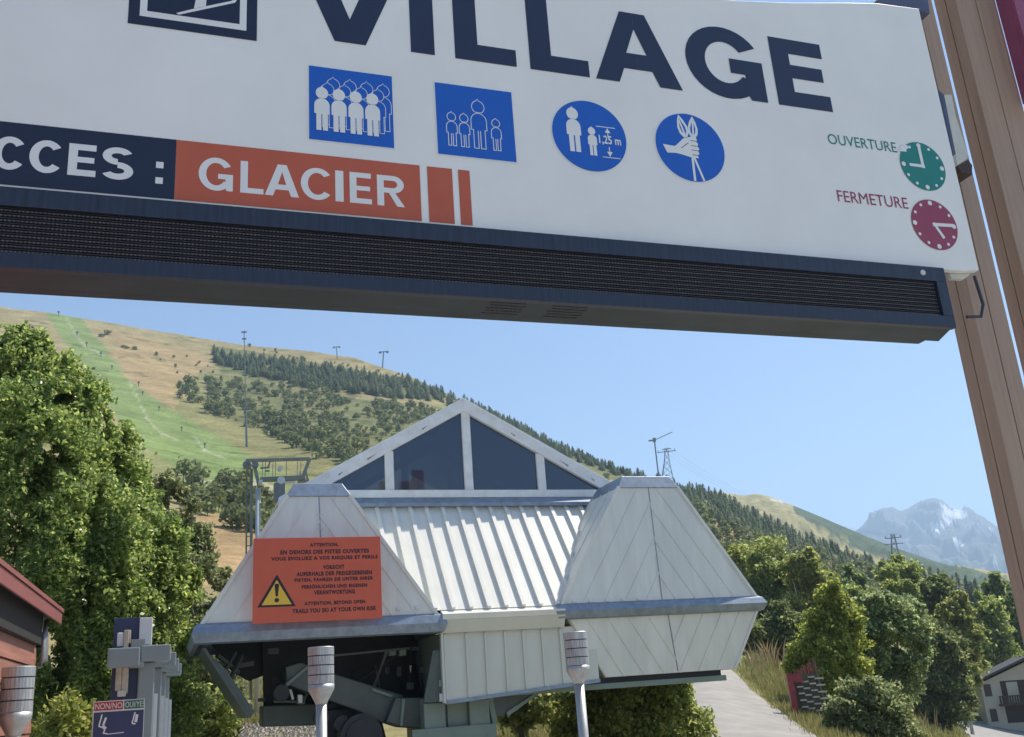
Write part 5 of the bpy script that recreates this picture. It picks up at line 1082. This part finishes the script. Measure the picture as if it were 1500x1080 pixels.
# hillside trees: a few shared shapes, copied
def conifer_arrays(seed, tiers=9, per=7):
    g = random.Random(seed); V, Fc = [], []
    for k in range(tiers):
        z = .08 + .88 * k / tiers; r = .27 * (1 - k / tiers) ** .7 + .025
        for j in range(per):
            a = 6.283 * (j + g.random() * .7) / per + k; rr = r * g.uniform(.7, 1.2); w = .34; dz = g.uniform(.03, .09); i = len(V)
            V += [(0, 0, z + .10), (math.cos(a - w) * rr * .75, math.sin(a - w) * rr * .75, z - dz * .4), (math.cos(a) * rr, math.sin(a) * rr, z - dz), (math.cos(a + w) * rr * .75, math.sin(a + w) * rr * .75, z - dz * .3)]; Fc += [(i, i + 1, i + 2), (i, i + 2, i + 3)]
    i = len(V); V += [(.012, 0, 0), (-.006, .01, 0), (-.006, -.01, 0), (0, 0, 1)]; Fc += [(i, i + 1, i + 3), (i + 1, i + 2, i + 3), (i + 2, i, i + 3)]
    return np.array(V), Fc
CON = [conifer_arrays(s) for s in range(5)]
def shrub_arrays(seed, n=150):
    g = np.random.default_rng(seed); V, Fc = [], []; cs = [(g.uniform(-.22, .22), g.uniform(-.22, .22), g.uniform(.3, .68), g.uniform(.2, .34)) for _ in range(5)] + [(0, 0, .3, .36)]
    for k in range(n):
        c = cs[k % 6]; d = g.normal(size=3); d /= np.linalg.norm(d); p = np.array(c[:3]) + d * c[3] * g.uniform(.7, 1.05); nr = d + g.normal(size=3) * .5; nr /= np.linalg.norm(nr)
        t = np.cross(nr, g.normal(size=3)); t /= np.linalg.norm(t); bt = np.cross(nr, t); s = g.uniform(.06, .12); i = len(V); V += [p - t * s, p + bt * s * .8, p + t * s, p - bt * s * .8]; Fc.append((i, i + 1, i + 2, i + 3))
    i = len(V); V += [(.03, 0, -.05), (-.015, .025, -.05), (-.015, -.025, -.05), (0, 0, .5)]; Fc += [(i, i + 1, i + 3), (i + 1, i + 2, i + 3), (i + 2, i, i + 3)]
    return np.array(V, float), Fc
SHR = [shrub_arrays(s) for s in range(6)]
def to_mesh(A, name, m): me = bpy.data.meshes.new(name); me.from_pydata([tuple(v) for v in A[0]], [], A[1]); me.materials.append(K[m]); return me
CONM = [to_mesh(a, 'conifer', 'conif') for a in CON]; SHRM = [to_mesh(a, 'shrub', 'shrubF') for a in SHR]
def scatter(poly, n, seed, edge=0.):
    g = random.Random(seed); xs = [p[0] for p in poly]; ys = [p[1] for p in poly]; out = []
    while len(out) < n:
        x, y = g.uniform(min(xs), max(xs)), g.uniform(min(ys), max(ys))
        if inpoly(np.array([x]), np.array([y]), poly)[0]: out.append((x, y, g))
    return out
con, shr = [], []
def plant(lst, pts, hpx0, hpx1, wide=1.):
    for x, y, g in pts:
        p = hit(x, y, rmin=45); d = math.hypot(p.x, p.y); lst.append((p, d * g.uniform(hpx0, hpx1) / CAM_F, g.uniform(.85, 1.25) * wide, g.uniform(0, 6.28), g.randrange(30), g.uniform(hpx0, hpx1)))
plant(con, scatter([(312, 518), (345, 522), (412, 531), (487, 543), (540, 551), (607, 563), (652, 580), (650, 590), (580, 584), (527, 578), (460, 572), (407, 558), (367, 552), (316, 532)], 620, 1), 9, 19, 1.15)
plant(con, scatter([(655, 582), (720, 604), (800, 643), (870, 672), (930, 694), (930, 706), (870, 686), (800, 660), (720, 622), (655, 598)], 420, 2), 8, 17, 1.15)
plant(con, scatter([(930, 694), (1000, 712), (1060, 730), (1100, 752), (1180, 788), (1250, 816), (1330, 842), (1335, 858), (1240, 838), (1150, 808), (1080, 782), (1010, 748), (940, 712)], 620, 3), 9, 21, 1.15)
plant(con, scatter([(1330, 842), (1440, 876), (1480, 885), (1480, 900), (1400, 880), (1335, 858)], 60, 4), 18, 32)
plant(shr, scatter([(1010, 745), (1080, 778), (1150, 806), (1240, 836), (1340, 858), (1330, 890), (1200, 860), (1100, 815), (1040, 790)], 110, 5), 14, 30)
plant(shr, scatter([(300, 556), (433, 566), (625, 612), (625, 640), (527, 680), (460, 668), (380, 632), (308, 606)], 330, 6), 5, 17)
plant(shr, scatter([(385, 610), (440, 620), (530, 650), (520, 690), (460, 672), (395, 640)], 46, 7), 16, 30)
plant(shr, scatter([(265, 560), (330, 566), (380, 610), (370, 630), (300, 606), (262, 585)], 34, 8), 10, 22)
plant(shr, scatter([(540, 585), (650, 600), (640, 640), (560, 620)], 110, 9), 5, 14)
plant(shr, scatter([(260, 700), (300, 715), (400, 720), (420, 770), (370, 790), (300, 760), (262, 735)], 34, 10), 20, 46)
plant(shr, scatter([(140, 476), (180, 486), (230, 535), (150, 500)], 5, 11), 5, 9, 1.8); plant(shr, scatter([(200, 500), (460, 560), (430, 590), (260, 560)], 26, 12), 3, 8)
plant(shr, scatter([(330, 500), (640, 560), (600, 562), (400, 520)], 22, 13), 3, 8); plant(shr, scatter([(700, 640), (900, 700), (900, 720), (720, 680)], 30, 14), 6, 14)
plant(shr, scatter([(1040, 800), (1100, 820), (1240, 862), (1340, 885), (1330, 920), (1200, 900), (1060, 850)], 60, 15), 24, 46)
plant(shr, scatter([(1060, 830), (1200, 880), (1340, 910), (1340, 940), (1200, 930), (1060, 880)], 40, 16), 30, 60)
def emit(lst, meshes, arrs, name, label, cat, group, stuffname, stufflabel, mname, keep):
    lst.sort(key=lambda q: -q[5]); 
    for p, h, w, rz, k, _ in lst[:keep]:
        o_ = bpy.data.objects.new(name, meshes[k % len(meshes)]); COL.objects.link(o_); o_.location = p - Vector((0, 0, .03 * h)); o_.rotation_euler = (0, 0, rz); o_.scale = (h * w, h * w, h); tag(o_, label, cat, group)
    if len(lst) > keep:
        VV, FF = [], []; base = 0
        for p, h, w, rz, k, _ in lst[keep:]:
            v, f = arrs[k % len(arrs)]; c, s = math.cos(rz), math.sin(rz); q = np.stack([(v[:, 0] * c - v[:, 1] * s) * h * w + p.x, (v[:, 0] * s + v[:, 1] * c) * h * w + p.y, v[:, 2] * h + p.z - .03 * h], -1)
            VV.append(q); FF += [tuple(i + base for i in t_) for t_ in f]; base += len(v)
        me = bpy.data.meshes.new(stuffname); me.from_pydata([tuple(v) for v in np.concatenate(VV)], [], FF); me.materials.append(K[mname]); o_ = obj(stuffname, me, None); tag(o_, stufflabel, 'forest', kind='stuff')
emit(con, CONM, CON, 'conifer_tree', 'dark conifer in the forest bands across the hillside', 'tree', 'conifers of the hillside forest', 'distant_forest', 'mass of small dark conifers along the hillside ridge', 'conif', 300)
emit(shr, SHRM, SHR, 'hillside_shrub', 'round green shrub scattered over the hillside meadow', 'shrub', 'shrubs on the hillside', 'hillside_scrub', 'low green scrub on the hillside meadow', 'shrubF', 300)

# grass and weeds on the banks
def blades(name, label, polys, n, hpx, m, seed):
    g = np.random.default_rng(seed); V = []; F_ = []
    for poly, cnt in polys:
        for x, y, q in scatter(poly, cnt, seed):
            p = hit(x, y, rmin=14); d = math.hypot(p.x, p.y)
            for j in range(n):
                h = hpx * d / CAM_F * q.uniform(.4, 1.3); a = q.uniform(0, 6.28); o_ = Vector((q.gauss(0, .16), q.gauss(0, .16), 0)); w = h * .045; u = Vector((math.cos(a), math.sin(a), 0)); bend = Vector((q.gauss(0, .25), q.gauss(0, .25), 0)) * h; i = len(V)
                b0 = p + o_ - Vector((0, 0, .03)); V += [b0 - u * w, b0 + u * w, b0 + Vector((0, 0, h * .6)) + bend * .4 + u * w * .7, b0 + Vector((0, 0, h * .6)) + bend * .4 - u * w * .7, b0 + Vector((0, 0, h)) + bend]; F_ += [(i, i + 1, i + 2, i + 3), (i + 3, i + 2, i + 4)]
    me = bpy.data.meshes.new(name); me.from_pydata([tuple(v) for v in V], [], F_); me.materials.append(K[m]); tag(obj(name, me, None), label, 'grass', kind='stuff')
blades('grass', 'dry tufted grass on the banks beside the gravel path', [([(1078, 980), (1100, 960), (1180, 1000), (1260, 1060), (1240, 1095), (1190, 1078), (1135, 1036)], 750), ([(1300, 1010), (1350, 1040), (1400, 1070), (1420, 1095), (1240, 1095), (1260, 1060)], 450), ([(700, 1050), (760, 1040), (850, 1035), (860, 1095), (700, 1095)], 550), ([(1000, 1040), (1022, 1050), (1010, 1095), (985, 1095)], 150), ([(340, 1000), (390, 1000), (400, 1060), (340, 1062)], 250)], 16, 11, 'grass', 3)
blades('weed', 'rusty dock seed heads on the bank below the dark tree', [([(1080, 975), (1140, 965), (1170, 990), (1120, 1000)], 22), ([(1320, 1020), (1400, 1075), (1380, 1085), (1300, 1040)], 22)], 4, 30, 'weed', 4)

# ------------------------------------------------------------------ air
b = MB(); b.box(-7500, 7500, -1200, 8500, -120, 1180)
hz_ = b.build('haze', 'white'); hz_.data.materials.clear(); tag(hz_, kind='stuff')
hm = bpy.data.materials.new('haze'); hm.use_nodes = True; n_ = hm.node_tree.nodes; n_.clear(); pv = n_.new('ShaderNodeVolumePrincipled'); ho = n_.new('ShaderNodeOutputMaterial')
pv.inputs['Color'].default_value = (.55, .75, 1, 1); pv.inputs['Density'].default_value = .0002; pv.inputs['Anisotropy'].default_value = .2; hm.node_tree.links.new(pv.outputs[0], ho.inputs['Volume']); hz_.data.materials.append(hm)
hz_['label'] = 'thin pale blue haze over the valley'; hz_['category'] = 'haze'
